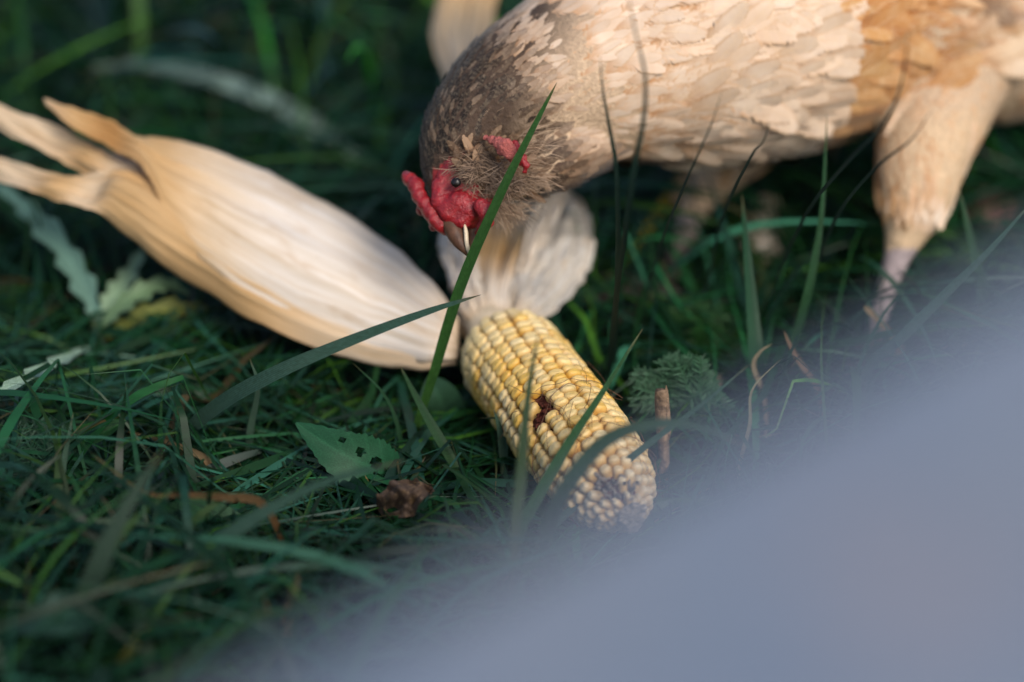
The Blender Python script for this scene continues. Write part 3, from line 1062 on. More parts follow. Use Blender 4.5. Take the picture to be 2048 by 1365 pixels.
def ring_loft(bm, c, n=28, depth_k=1.0):
    T, N1, N2 = loft_frames(c)
    rings = []
    for i in range(len(c)):
        r = c[i, 3]
        ring = []
        for k in range(n):
            a = 2 * math.pi * k / n
            ring.append(bm.verts.new(tup(c[i, :3] + r * (math.cos(a) * depth_k * N1[i] + math.sin(a) * N2[i]))))
        rings.append(ring)
    for i in range(len(rings) - 1):
        for k in range(n):
            bm.faces.new((rings[i][k], rings[i][(k + 1) % n], rings[i + 1][(k + 1) % n], rings[i + 1][k]))
    bm.faces.new(rings[0][::-1])
    bm.faces.new(rings[-1])


def feather_arrays(W, nb, seed, fluff=0.3, lcurve=0.10, wcurve=0.55, seg=3, bend=0.0, shaft=0.016, sv=0.75, tv=0.3):
    """unit feather along +x, normal +z: verts, quads, fpos(s along, q across, shaft)"""
    r = random.Random(seed)
    bag = Bag()

    def rach(s):
        return np.array([s, bend * s * s, -lcurve * s * s])

    def half(s):
        if s <= 0:
            return W * 0.3
        if s < 0.4:
            return W * (0.35 + 0.65 * (s / 0.4) ** 0.8)
        return W * max(0.0, 1 - ((s - 0.4) / 0.6) ** 2.4) ** 0.55

    for side in (-1, 1):
        for i in range(nb):
            s0 = 0.04 + 0.90 * i / (nb - 1)
            k = 1.05 * (1 - 0.25 * s0)
            s1 = min(s0 + k * half(min(s0 + 0.15, 0.98)), 0.90 + 0.11 * (i / (nb - 1)))
            fl = fluff * max(0.0, 1 - s0 / 0.55)
            jit = r.gauss(0, 0.010 + 0.10 * fl)
            y1 = half(min(s1, 0.995)) * (1 + r.gauss(0, 0.025 + 0.2 * fl)) + 0.01
            zj = abs(r.gauss(0, 0.03 * fl))
            tint = tv * r.random() ** 3
            roll = r.gauss(0, 0.10 if nb > 20 else 0.03)
            ds = 0.90 / (nb - 1) * 0.62
            pts, fp = [], []
            for j in range(seg + 1):
                q = j / seg
                x = s0 + (s1 - s0 + jit) * q ** 1.25
                y = y1 * q ** 0.9
                p = np.array([x, bend * x * x + side * y, -lcurve * x * x - wcurve * y * y / max(W, 0.05) * 0.35 + zj * q])
                hw = ds * 1.15 * (1 - 0.5 * q ** 3) * (0.6 if fl > 0.12 else 1)
                d = np.array([hw, -side * hw * 0.25, hw * roll])
                pts += [p - d, p + d]
                fp += [(x, q, tint)] * 2
            bag.add(pts, grid_quads(seg + 1, 2) if side > 0 else grid_quads(seg + 1, 2)[:, ::-1], None, fpos=fp)
    pts, fp = [], []
    for j in range(9):
        s = j / 8 * 0.95
        p = rach(s) + np.array([0, 0, 0.006])
        w = shaft * (1 - 0.8 * s) * 0.5
        pts += [p - np.array([0, w, 0]), p + np.array([0, w, 0])]
        fp += [(s, 0.0, sv)] * 2
    bag.add(pts, grid_quads(9, 2), None, fpos=fp)
    return np.vstack(bag.v), np.vstack(bag.q), np.vstack(bag.a['fpos'])


def build_hen():
    body_c = chain(SPINE, 66)
    th_c = chain(THIGH, 30)
    fth_c = chain(FTHIGH, 24)
    foot = th_c[-1, :3].copy()
    foot[2] = 0.0
    root = empty('hen', foot, label='buff and cream hen with brown head bending down over the corn husk', category='hen')
    # one continuous body: trunk, neck and head, thighs, shanks and toes
    bm = bmesh.new()
    ring_loft(bm, body_c, 32)
    ring_loft(bm, th_c, 24)
    ring_loft(bm, fth_c, 24)
    ring_loft(bm, chain([(985, 362, 1.112, 40), (1030, 350, 1.114, 56), (1090, 318, 1.122, 72), (1160, 270, 1.138, 84), (1240, 210, 1.155, 80)], 18), 20)
    for c, ang in ((th_c, (-2.2, -1.45, -2.95, 0.7)), (fth_c, (-2.2, -1.45, -2.95, 0.7))):
        f = c[-1, :3]
        for k, a in enumerate(ang):
            L = (0.048, 0.042, 0.042, 0.025)[k]
            d = np.array([math.cos(a - 0.9), math.sin(a - 0.9), 0])
            p = [np.array([f[0], f[1], max(f[2], 0.012)]), f * [1, 1, 0] + d * L * 0.35 + [0, 0, 0.010], f * [1, 1, 0] + d * L * 0.75 + [0, 0, 0.007], f * [1, 1, 0] + d * L + [0, 0, 0.004]]
            ring_loft(bm, np.hstack([np.array(p), [[0.0042], [0.0042], [0.0036], [0.0026]]]), 10)
    bmesh.ops.recalc_face_normals(bm, faces=bm.faces)
    me = bpy.data.meshes.new('body_cage')
    bm.to_mesh(me)
    bm.free()
    tmp = put('body_cage', me)
    rm = tmp.modifiers.new('r', 'REMESH')
    rm.mode = 'VOXEL'
    rm.voxel_size = 0.0022
    rm.use_smooth_shade = True
    smo = tmp.modifiers.new('s', 'SMOOTH')
    smo.factor = 0.5
    smo.iterations = 4
    dg = bpy.context.evaluated_depsgraph_get()
    body_me = bpy.data.meshes.new_from_object(tmp.evaluated_get(dg))
    body_me.name = 'body'
    bpy.data.objects.remove(tmp, do_unlink=True)
    nv = len(body_me.vertices)
    co = np.zeros(nv * 3, np.float32)
    body_me.vertices.foreach_get('co', co)
    co = co.reshape(-1, 3).astype(float)
    d = co - C0
    zz = d @ FWD
    px, py = 1024 + FPX * (d @ RIGHT) / zz, 682.5 - FPX * (d @ UP) / zz
    col = np.tile(np.array([0.56, 0.40, 0.26]), (nv, 1))
    head = np.clip((1130 - px - 0.3 * (py - 250)) / 120, 0, 1)[:, None]
    col = col * (1 - head) + np.array([0.07, 0.043, 0.027]) * head
    def face_mask(x, y):
        return (y > 305) & (x > 866 + np.maximum(0, 345 - y) * 1.25) & (x < 1005) & ((((x - 990) / 78) ** 2 + ((y - 340) / 52) ** 2) > 1)

    face = face_mask(px, py).astype(float)[:, None]
    col = col * (1 - face) + np.array([0.46, 0.045, 0.045]) * face
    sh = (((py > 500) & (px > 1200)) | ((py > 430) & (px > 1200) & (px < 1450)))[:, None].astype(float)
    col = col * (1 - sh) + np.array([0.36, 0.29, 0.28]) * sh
    thg = np.clip((px - 1640) / 60, 0, 1)[:, None] * np.clip((py - 200) / 60, 0, 1)[:, None] * (1 - sh)
    col = col * (1 - thg) + np.array([0.62, 0.44, 0.27]) * thg
    toe_dark = np.clip((0.030 - co[:, 2]) / 0.012, 0, 1)[:, None]        # toes darker towards the ground
    col = col * (1 - toe_dark) + np.array([0.085, 0.065, 0.055]) * toe_dark
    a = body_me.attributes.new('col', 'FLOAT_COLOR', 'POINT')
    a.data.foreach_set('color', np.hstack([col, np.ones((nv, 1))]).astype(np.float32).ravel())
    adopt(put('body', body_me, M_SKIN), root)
    body_me.materials.clear()
    body_me.materials.append(M_SKIN)

    # ---- plumage
    spots = []      # (pos, flow, normal, length, width index, colour, lift)
    pale, cream, buff, orange = np.array((0.74, 0.595, 0.46)), np.array((0.79, 0.68, 0.56)), np.array((0.60, 0.36, 0.16)), np.array((0.52, 0.26, 0.08))
    taupe, brown, dark = np.array((0.34, 0.24, 0.165)), np.array((0.058, 0.034, 0.020)), np.array((0.022, 0.014, 0.010))

    def trunk_col(a, ph, pos):
        x, y, _ = project(pos)
        n = fbm(pos[0], pos[1], pos[2], 40, 2)
        if x > 1560 + 45 * n + 0.1 * (y - 150) + random.gauss(0, 18):
            c = orange * 0.55 + buff * 0.45 if n < 0.1 else buff
            k = min(1, max(0, (x - 1820) / 120))
            c = c * (1 - k) + (pale * 0.9) * k
            if x > 1890 and x < 1960 and y < 15:
                c = taupe
        else:
            c = pale * (0.5 - 0.5 * n) + cream * (0.5 + 0.5 * n)
            if y > 230:  # warm bounce light under the belly painted in as buff
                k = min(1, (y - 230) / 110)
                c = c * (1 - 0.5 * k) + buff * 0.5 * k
        return np.clip(c * random.uniform(0.88, 1.05) * np.array([1, random.uniform(0.95, 1.0), random.uniform(0.86, 1.0)]), 0.01, 0.85)

    def neck_col(a, ph, pos):
        x, y, _ = project(pos)
        u = x - 0.5 * (y - 150) - 0.45 * max(0, y - 210) + 30 * fbm(pos[0], pos[1], pos[2], 60, 2) + random.gauss(0, 22)        # dark hood fading into taupe, then cream
        d = min(1, max(0, (1040 - u) / 130))
        k = min(1, max(0, (u - 985) / 200))
        t = taupe * random.uniform(0.75, 1.15)
        c = t * (1 - d) + brown * random.uniform(0.8, 1.7) * d
        return c * (1 - k) + (pale * random.uniform(0.88, 1.06)) * k

    def head_col(a, ph, pos):
        x, y, _ = project(pos)
        k = min(1, max(0, (x - 890) / 150)) * random.uniform(0.4, 1.0)
        c = dark * (1 - k) + brown * k
        if random.random() < 0.14:
            c = taupe * 0.6 * random.uniform(0.7, 1.0)
        m = min(1, max(0, (x - 0.5 * (y - 150) - 950 + random.gauss(0, 12)) / 110))
        return c * random.uniform(0.5, 1.0) * (1 - m) + neck_col(a, ph, pos) * m

    def muff_col(a, ph, pos):
        return np.array(random.choice([(0.10, 0.06, 0.035), (0.20, 0.13, 0.085), (0.33, 0.23, 0.155), (0.26, 0.18, 0.12)])) * random.uniform(0.7, 1.25)

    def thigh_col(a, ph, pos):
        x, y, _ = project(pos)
        k = min(1, max(0, (x - 1770 + random.gauss(0, 20)) / 130))  # thigh's shaded left and lit right painted as buff to cream
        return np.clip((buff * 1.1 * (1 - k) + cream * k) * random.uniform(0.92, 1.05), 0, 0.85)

    # spread the roots evenly over the finished body, each kind as dense as its length asks
    body_me.calc_loop_triangles()
    tri = np.zeros(len(body_me.loop_triangles) * 3, np.int32)
    body_me.loop_triangles.foreach_get('vertices', tri)
    tri = tri.reshape(-1, 3)
    vn = np.zeros(nv * 3, np.float32)
    body_me.vertices.foreach_get('normal', vn)
    vn = vn.reshape(-1, 3).astype(float)
    A, Bv, Cv = co[tri[:, 0]], co[tri[:, 1]], co[tri[:, 2]]
    area = np.linalg.norm(np.cross(Bv - A, Cv - A), axis=1)
    NS = 140000
    # the small head gets more candidates
    hw = np.where(((A + Bv + Cv) / 3)[:, 0] < P(1100, 200, 1.1)[0], 6.0, 1.0)
    pick = RNG.choice(len(tri), NS, p=area * hw / (area * hw).sum())
    r1, r2 = np.sqrt(RNG.random(NS))[:, None], RNG.random(NS)[:, None]
    pts = (1 - r1) * A[pick] + r1 * (1 - r2) * Bv[pick] + r1 * r2 * Cv[pick]
    nrs = unit(vn[tri[pick, 0]] + vn[tri[pick, 1]] + vn[tri[pick, 2]])
    best = np.full(NS, 1e9)
    who = np.zeros(NS, int)
    arcp = np.zeros(NS)
    flow = np.zeros((NS, 3))
    for ci, c in enumerate((body_c, th_c, fth_c)):
        T, _, _ = loft_frames(c)
        sl = np.linalg.norm(np.diff(c[:, :3], axis=0), axis=1)
        arc = np.concatenate([[0], np.cumsum(sl)]) / sl.sum()
        for k in range(len(c)):
            dd = np.linalg.norm(pts - c[k, :3], axis=1) / c[k, 3] * (1.0 if ci == 0 else 1.04)
            m = dd < best
            best[m], who[m], arcp[m] = dd[m], ci, arc[k]
            flow[m] = T[k]
    cells = {}
    spx, spy, _ = zip(*[project(p) for p in pts])
    spx, spy = np.array(spx), np.array(spy)
    isface = face_mask(spx, spy)
    for i in range(NS):
        a, x, y, n = arcp[i], spx[i], spy[i], nrs[i]
        front = float(n @ unit(C0 - pts[i])) > -0.2
        lift, wob = 0.10, 0.2
        if pts[i, 2] < 0.055 or best[i] > 1.8 or (who[i] == 1 and spy[i] > 470):
            continue          # bare shanks and toes
        if who[i] == 0:
            if a < 0.02 or (isface[i] and a < 0.15 and front):
                continue
            L = float(np.interp(a, [0.02, 0.13, 0.19, 0.26, 0.36, 0.55, 0.62, 1.0], [0.0085, 0.012, 0.020, 0.034, 0.044, 0.044, 0.038, 0.038]))
            gap = 0.092
            if a < 0.15:
                kind, cf, lift, gap = 'crown', head_col, 0.13, 0.19
                if ((x - 990) / 85) ** 2 + ((y - 342) / 58) ** 2 < 1 and front:
                    cf, lift, wob, L = muff_col, 0.5, 0.9, 0.0115
            elif a < 0.235:
                kind, cf, lift, gap = 'hackle', neck_col, 0.10, 0.14
            elif a < 0.35:
                kind, cf, lift, wob = 'neck', neck_col, 0.09, 0.28
            else:
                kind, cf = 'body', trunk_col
                lift, wob = (0.06 if a < 0.6 else 0.045), 0.22
        elif who[i] == 1:
            if a > 0.60:
                continue
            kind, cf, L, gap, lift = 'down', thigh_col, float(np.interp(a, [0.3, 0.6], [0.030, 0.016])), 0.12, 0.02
        else:
            if a > 0.45:
                continue
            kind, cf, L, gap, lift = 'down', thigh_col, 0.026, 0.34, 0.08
        sp = L * gap
        key = tuple((pts[i] / 0.0065).astype(int))
        ok = True
        for dx in (-1, 0, 1):
            for dy in (-1, 0, 1):
                for dz in (-1, 0, 1):
                    for (q, s2) in cells.get((key[0] + dx, key[1] + dy, key[2] + dz), ()):
                        if abs(q[0] - pts[i, 0]) < sp and np.linalg.norm(q - pts[i]) < min(sp, s2 * 1.3):
                            ok = False
                            break
                    if not ok:
                        break
                if not ok:
                    break
            if not ok:
                break
        if not ok:
            continue
        cells.setdefault(key, []).append((pts[i], sp))
        f = flow[i] + np.array([0, 0, -0.12]) * (a > 0.36)
        f = unit(f - n * (f @ n))
        f = unit(f + np.cross(n, f) * random.gauss(0, wob))
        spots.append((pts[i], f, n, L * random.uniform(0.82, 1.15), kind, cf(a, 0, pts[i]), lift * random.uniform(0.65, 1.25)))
    print('feathers', len(spots))

    kinds = {'body': [feather_arrays(0.135, 26, s, 0.4, 0.10, 0.35, bend=b) for s, b in ((1, 0.04), (2, -0.05), (3, 0.0), (4, 0.08))],
             'down': [feather_arrays(0.17, 22, s, 0.5, 0.20, 0.1, bend=b) for s, b in ((31, 0.1), (32, -0.1), (33, 0.0))],
             'neck': [feather_arrays(0.15, 26, s, 0.5, 0.06, 0.3, bend=b) for s, b in ((5, 0.08), (6, -0.08), (7, 0.02))],
             'hackle': [feather_arrays(0.13, 18, s, 0.5, 0.05, 0.5, bend=b, sv=0.22, tv=0.12) for s, b in ((8, 0.06), (9, -0.06), (10, 0.0))],
             'crown': [feather_arrays(0.13, 10, s, 0.4, 0.08, 0.5, 2, bend=b, sv=0.2, tv=0.12) for s, b in ((11, 0.06), (12, -0.06), (13, 0.0))]}
    lo = {'body': [feather_arrays(0.27, 14, s, 0.35, 0.10, 0.6, 2) for s in (21, 22)], 'neck': [feather_arrays(0.24, 14, s, 0.4, 0.05, 0.5, 2) for s in (23, 24)]}
    fme = {}
    for k, lst in kinds.items():
        fme[k] = []
        for v, q, fp in lst:
            m = mesh_np('feather', v, q, None, {'fpos': fp, 'fnrm': np.tile([0, 0, 1.0], (len(v), 1))})
            m.materials.append(M_FEATH)
            fme[k].append(m)

    def fmat(s):
        pos, fl, nr, L, kind, col, lift = s
        x = unit(fl * math.cos(lift) + nr * math.sin(lift))
        z = unit(nr - x * (nr @ x))
        y = np.cross(z, x)
        roll = random.gauss(0, 0.12)
        y, z = y * math.cos(roll) + z * math.sin(roll), z * math.cos(roll) - y * math.sin(roll)
        m = Matrix.Identity(4)
        p = pos - nr * 0.0006 - fl * L * 0.05
        for i in range(3):
            m[i][0], m[i][1], m[i][2], m[i][3] = x[i] * L, y[i] * L, z[i] * L, p[i]
        return m

    def score(s):
        x, y, _ = project(s[0] + s[1] * s[3] * 0.5)
        if not (-40 < x < 2090 and -60 < y < 760):
            return -1
        f = float(s[2] @ unit(C0 - s[0]))
        return s[3] * max(f, 0) if f > 0.05 else -1

    order = sorted(range(len(spots)), key=lambda i: -score(spots[i]))
    single = set(order[:300])
    bag = Bag()
    for i, s in enumerate(spots):
        v = random.randrange(len(kinds[s[4]]))
        m = fmat(s)
        if i in single:
            o = put('feather', fme[s[4]][v], None, root)
            m.translation = m.translation - root.location
            o.matrix_local = m
            o.color = (*tup(s[5]), 1)
        else:
            mm = np.array(m)
            kv, kq, fp = kinds[s[4]][v] if (s[4] not in lo or score(s) > 0) else lo[s[4]][v % 2]
            bag.add(kv @ mm[:3, :3].T + mm[:3, 3], kq, None, fpos=fp, col=s[5], fnrm=s[2])
    adopt(put('small_feathers', bag.mesh('small_feathers'), M_FEATHS, kind='stuff'), root)

    # ---- tufts: hair-like cheek and ear feathers, fluff along the throat
    bag = Bag()

    def tuft(px, py, dep, dirpx, L, n, cols, spread, sx, sy):
        for _ in range(n):
            b = P(px + random.gauss(0, sx), py + random.gauss(0, sy), dep + HD + random.uniform(-0.003, 0.003))
            a = math.atan2(dirpx[1], dirpx[0]) + random.gauss(0, spread)
            d = RIGHT * math.cos(a) - UP * math.sin(a) - FWD * random.uniform(0.05, 0.7)
            l = L * random.uniform(0.55, 1.2)
            c1 = RNG.normal(0, 0.25, 3)
            pts = [b, b + d * l * 0.5 + c1 * l * 0.12, b + d * l + c1 * l * 0.5 - UP * 0.1 * l]
            c = catmull(pts, 6)
            side = unit(np.cross(np.gradient(c, axis=0), C0 - c))
            w = np.array([0.00010, 0.00015, 0.00016, 0.00013, 0.00008, 0.00002])[:, None] * random.uniform(0.5, 1.3)
            v = np.stack([c - side * w, c + side * w], 1).reshape(-1, 3)
            bag.add(v, grid_quads(6, 2), None, col=np.array(random.choice(cols)) * random.uniform(0.6, 1.25), fpos=(0.8, 0.2, 0), fnrm=-FWD * 0.8 + UP * 0.6)

    HB = [(0.12, 0.08, 0.05), (0.20, 0.14, 0.095), (0.28, 0.20, 0.14), (0.08, 0.05, 0.032), (0.24, 0.17, 0.12)]
    LB = [(0.34, 0.25, 0.175), (0.28, 0.20, 0.135), (0.42, 0.32, 0.23), (0.20, 0.135, 0.085)]
    tuft(985, 342, 1.092, (-1.0, -0.10), 0.0075, 260, HB, 0.8, 26, 20)
    tuft(1000, 368, 1.094, (1.0, 0.45), 0.008, 220, HB, 0.7, 28, 16)
    tuft(950, 330, 1.094, (-1.0, 0.35), 0.009, 200, HB[:4], 0.5, 14, 16)
    tuft(1050, 362, 1.10, (1, 0.1), 0.007, 160, LB, 0.4, 26, 14)
    tuft(1060, 300, 1.096, (1, 0.0), 0.010, 70, LB, 0.4, 20, 20)
    tuft(960, 300, 1.095, (1, -0.2), 0.007, 90, HB, 0.5, 30, 8)
    tuft(1000, 415, 1.105, (0.9, 0.5), 0.010, 260, LB, 0.5, 18, 8)
    tuft(940, 348, 1.084, (-1.0, 0.25), 0.0055, 45, HB, 0.5, 8, 10)
    adopt(put('cheek_tufts', bag.mesh('cheek_tufts'), M_FEATHS, kind='stuff', label='fluffy brown muff of fine feathers covering the cheek'), root)

    # ---- head furniture
    def lump(name, mat, balls, voxel=0.0009, label=None, smooth=7):
        bm = bmesh.new()
        for (x, y, dd, r, sq) in balls:
            c = P(x, y, dd + HD)
            rr = r * dd / FPX
            m = bmesh.ops.create_icosphere(bm, subdivisions=2, radius=1.0)
            for vv in m['verts']:
                k = 1 + 0.16 * mnoise.noise(Vector(vv.co) * 2.3 + Vector((x, y, 0)) * 0.13)
                p = c + rr * k * (vv.co.x * RIGHT + vv.co.z * UP + vv.co.y * sq * FWD)
                vv.co = tup(p)
        me = bpy.data.meshes.new(name)
        bm.to_mesh(me)
        bm.free()
        t = put(name + '_cage', me)
        r = t.modifiers.new('r', 'REMESH')
        r.mode = 'VOXEL'
        r.voxel_size = voxel
        r.use_smooth_shade = True
        s = t.modifiers.new('s', 'SMOOTH')
        s.iterations = smooth
        m2 = bpy.data.meshes.new_from_object(t.evaluated_get(bpy.context.evaluated_depsgraph_get()))
        m2.name = name
        bpy.data.objects.remove(t, do_unlink=True)
        m2.materials.clear()
        m2.materials.append(mat)
        o = adopt(put(name, m2), root)
        if label:
            o['label'] = label
        return o

    lump('comb', M_COMB, [(820, 360, 1.105, 16, 1), (832, 372, 1.102, 18, 1), (838, 392, 1.10, 17, 1), (850, 408, 1.098, 17, 1), (860, 424, 1.097, 18, 1.1), (870, 438, 1.096, 17, 1.1), (882, 450, 1.096, 17, 1.1), (893, 460, 1.097, 13, 1), (812, 352, 1.106, 11, 1), (845, 420, 1.105, 14, 1), (868, 452, 1.103, 12, 1)],
         label='small red knobbly comb running down to the beak')
    lump('face_skin', M_COMB, [(912, 396, 1.096, 50, 0.32), (940, 425, 1.094, 34, 0.35), (884, 402, 1.094, 25, 0.5), (900, 420, 1.092, 25, 0.55), (884, 376, 1.0955, 24, 0.5), (906, 334, 1.0955, 20, 0.45), (892, 352, 1.0955, 20, 0.45), (924, 320, 1.0955, 15, 0.45), (905, 360, 1.096, 26, 0.4), (920, 405, 1.0905, 25, 0.55), (940, 420, 1.09, 23, 0.55), (926, 440, 1.091, 20, 0.6), (905, 440, 1.093, 18, 0.6)],
         label='bare red skin round the eye')
    lump('wattle', M_COMB, [(962, 412, 1.085, 17, 0.7), (972, 426, 1.084, 18, 0.7), (974, 444, 1.085, 16, 0.7), (964, 456, 1.087, 13, 0.7), (984, 416, 1.087, 14, 0.7), (956, 466, 1.089, 9, 0.7)])
    lump('earlobe', M_LOBE, [(972, 276, 1.086, 8, 0.6), (984, 280, 1.083, 11, 0.6), (998, 286, 1.081, 14, 0.5), (1012, 292, 1.079, 17, 0.5), (1018, 308, 1.079, 13, 0.5), (1003, 302, 1.081, 12, 0.5), (1028, 300, 1.08, 10, 0.5), (1022, 320, 1.081, 8, 0.5)],
         label='pink wrinkled earlobe', smooth=3)
    lump('earlobe', M_COMB, [(1030, 287, 1.081, 9, 0.6), (1038, 300, 1.08, 11, 0.5), (1046, 316, 1.079, 10, 0.5), (1053, 331, 1.079, 9, 0.5), (1050, 344, 1.08, 7, 0.5), (1040, 326, 1.081, 9, 0.5)], label='red lower earlobe', smooth=3)
    eye = lump('eye', M_EYE, [(912, 365, 1.0862, 11, 0.6)], 0.0005, smooth=6)

    def beak(name, mat, pts, sq):
        c = catmull(np.array([(*P(x, y, dd + HD), r * dd / FPX) for x, y, dd, r in pts]), 14)
        v, q, t = tube(c[:, :3], c[:, 3], 14, True, sq)
        return adopt(put(name, mesh_np(name, v, q, t), mat), root)

    up = beak('upper_beak', M_BEAK, [(904, 440, 1.096, 24), (912, 465, 1.094, 22), (922, 487, 1.092, 16), (931, 503, 1.091, 8), (937, 514, 1.091, 2)], 0.85)
    lo = beak('lower_beak', M_BEAK, [(944, 448, 1.098, 16), (946, 470, 1.097, 13), (942, 490, 1.096, 9), (938, 505, 1.095, 3)], 0.9)
    bag = Bag()
    c = catmull(np.array([P(929, 448, 1.0895 + HD), P(932, 466, 1.089 + HD), P(933, 484, 1.0885 + HD), P(936, 500, 1.089 + HD), P(938, 511, 1.0905 + HD)]), 12)
    v, q, t = tube(c, np.array([0.0004, 0.0007, 0.0009, 0.001, 0.001, 0.001, 0.001, 0.001, 0.0009, 0.0007, 0.0005, 0.0002]), 8)
    adopt(put('beak_edge', mesh_np('beak_edge', v, q, t), M_BEAKP, label='pale cutting edge of the beak'), root)


build_hen()


# ------------------------------------------------------------------ weeds
def leaf_grid(pts, width, nu=26, nv=11, serr=0.0, teeth=9, cup=0.25, face=None, holes=(), prof='ovate', wav=0.0, seed=0):
    """a broad leaf along world points (base first); returns verts, quads"""
    c = catmull(pts, nu)
    T = unit(np.gradient(c, axis=0))
    view = np.tile(unit(face if face is not None else np.array([0, -0.5, 0.85])), (nu, 1))
    S = unit(np.cross(T, view))
    N = np.cross(S, T)
    s = np.linspace(0, 1, nu)
    if prof == 'ovate':
        w = np.sin(np.pi * np.clip(s * 0.94 + 0.05, 0, 1) ** 0.8) ** 0.85
    elif prof == 'lance':
        w = np.sin(np.pi * np.clip(s * 0.95 + 0.04, 0, 1) ** 0.9)
    else:
        w = np.clip(s / 0.8, 0.04, 1) ** 0.6 * np.clip((1 - s) / 0.12, 0.02, 1) ** 0.5
    w = np.maximum(w, 0.02) * width * 0.5
    saw = 1 + serr * (((s * teeth) % 1.0) - 0.5)
    k = np.linspace(-1, 1, nv)
    v = []
    for i in range(nu):
        for kk in k:
            ww = w[i] * (saw[i] if abs(kk) > 0.9 else 1.0)
            z = cup * w[i] * abs(kk) ** 1.2 + wav * width * math.sin(s[i] * 9 + kk * 2 + seed) * abs(kk)
            v.append(c[i] + S[i] * ww * kk + N[i] * z)
    q = grid_quads(nu, nv)
    if holes:
        uc = (q // nv).mean(1) / (nu - 1)
        vc = ((q % nv).mean(1) / (nv - 1)) * 2 - 1
        keep = np.ones(len(q), bool)
        for hu, hv, ru, rv in holes:
            keep &= ((uc - hu) / ru) ** 2 + ((vc - hv) / rv) ** 2 > 1
        q = q[keep]
    luv = np.array([(s[i], kk, 0) for i in range(nu) for kk in k])
    return np.array(v), q, luv


def leaf_cols(luv, col, rib=1.35):
    c = np.tile(np.array(col, float), (len(luv), 1))
    s, k = luv[:, 0], np.abs(luv[:, 1])
    ribm = np.clip(1 - k / 0.12, 0, 1) + 0.5 * (np.abs(((s * 7 - k * 1.4) % 1) - 0.5) < 0.09)
    return np.clip(c * (1 + (rib - 1) * np.clip(ribm, 0, 1))[:, None], 0, 1)


def single_leaf(name, px, width_px, col, label, parent=None, cat='leaf', **kw):
    pts = [P(*p) for p in px]
    v, q, luv = leaf_grid(pts, width_px * px[len(px) // 2][2] / FPX, **kw)
    base = np.array(pts[0])
    if parent is None:
        me = mesh_np(name, v - base, q, None, {'col': leaf_cols(luv, col), 'luv': luv})
        o = put(name, me, M_LEAF, label=label, category=cat)
        o.location = tup(base)
    else:
        o = adopt(put(name, mesh_np(name, v, q, None, {'col': leaf_cols(luv, col), 'luv': luv}), M_LEAF), parent)
        if label:
            o['label'] = label
    return o


def stem(name, pts, r0, r1, mat, parent):
    c = catmull(pts, 14)
    v, q, t = tube(c, np.linspace(r0, r1, 14), 8)
    col = np.tile(np.array([0.10, 0.14, 0.07]), (len(v), 1))
    return adopt(put(name, mesh_np(name, v, q, t, {'col': col, 'luv': np.zeros((len(v), 3))}), mat), parent)


def feathery(name, label, fronds, col):
    b = P(*fronds[0][0])
    root = empty(name, (b[0], b[1], ground_z(b[0], b[1])), label=label, category='weed')
    for pts in fronds:
        c = catmull([P(*p) for p in pts], 18)
        bag = Bag()
        T = unit(np.gradient(c, axis=0))
        v, q, t = tube(c, np.linspace(0.0008, 0.0003, 18), 5, False)
        bag.add(v, q, None, col=col)
        for i in range(2, 18):
            s = i / 17
            for sd in (-1, 1):
                L = 0.016 * math.sin(math.pi * (0.15 + 0.8 * s)) + 0.003
                side = unit(np.cross(T[i], C0 - c[i])) * sd
                d = unit(side + T[i] * 0.6 + RNG.normal(0, 0.22, 3))
                for j in range(7):
                    b0 = c[i] + d * L * j / 7
                    for s2 in (-1, 1):
                        e = unit(d * 0.8 + unit(np.cross(d, C0 - b0)) * s2 * 0.9 + RNG.normal(0, 0.3, 3))
                        l2 = L * 0.42 * (1 - 0.5 * j / 7)
                        w = unit(np.cross(e, C0 - b0)) * 0.00032
                        m = b0 + e * l2 * 0.5
                        bag.add([b0 - w * 0.6, b0 + w * 0.6, m - w, m + w, b0 + e * l2 - w * 0.2, b0 + e * l2 + w * 0.2], [(0, 1, 3, 2), (2, 3, 5, 4)], None,
                                col=np.array(col) * random.uniform(0.6, 1.4))
                w = unit(np.cross(d, C0 - c[i])) * 0.0004
                bag.add([c[i] - w, c[i] + w, c[i] + d * L + w, c[i] + d * L - w], [(0, 1, 2, 3)], None, col=col)
        adopt(put('frond', bag.mesh('frond'), M_LEAF), root)
    return root


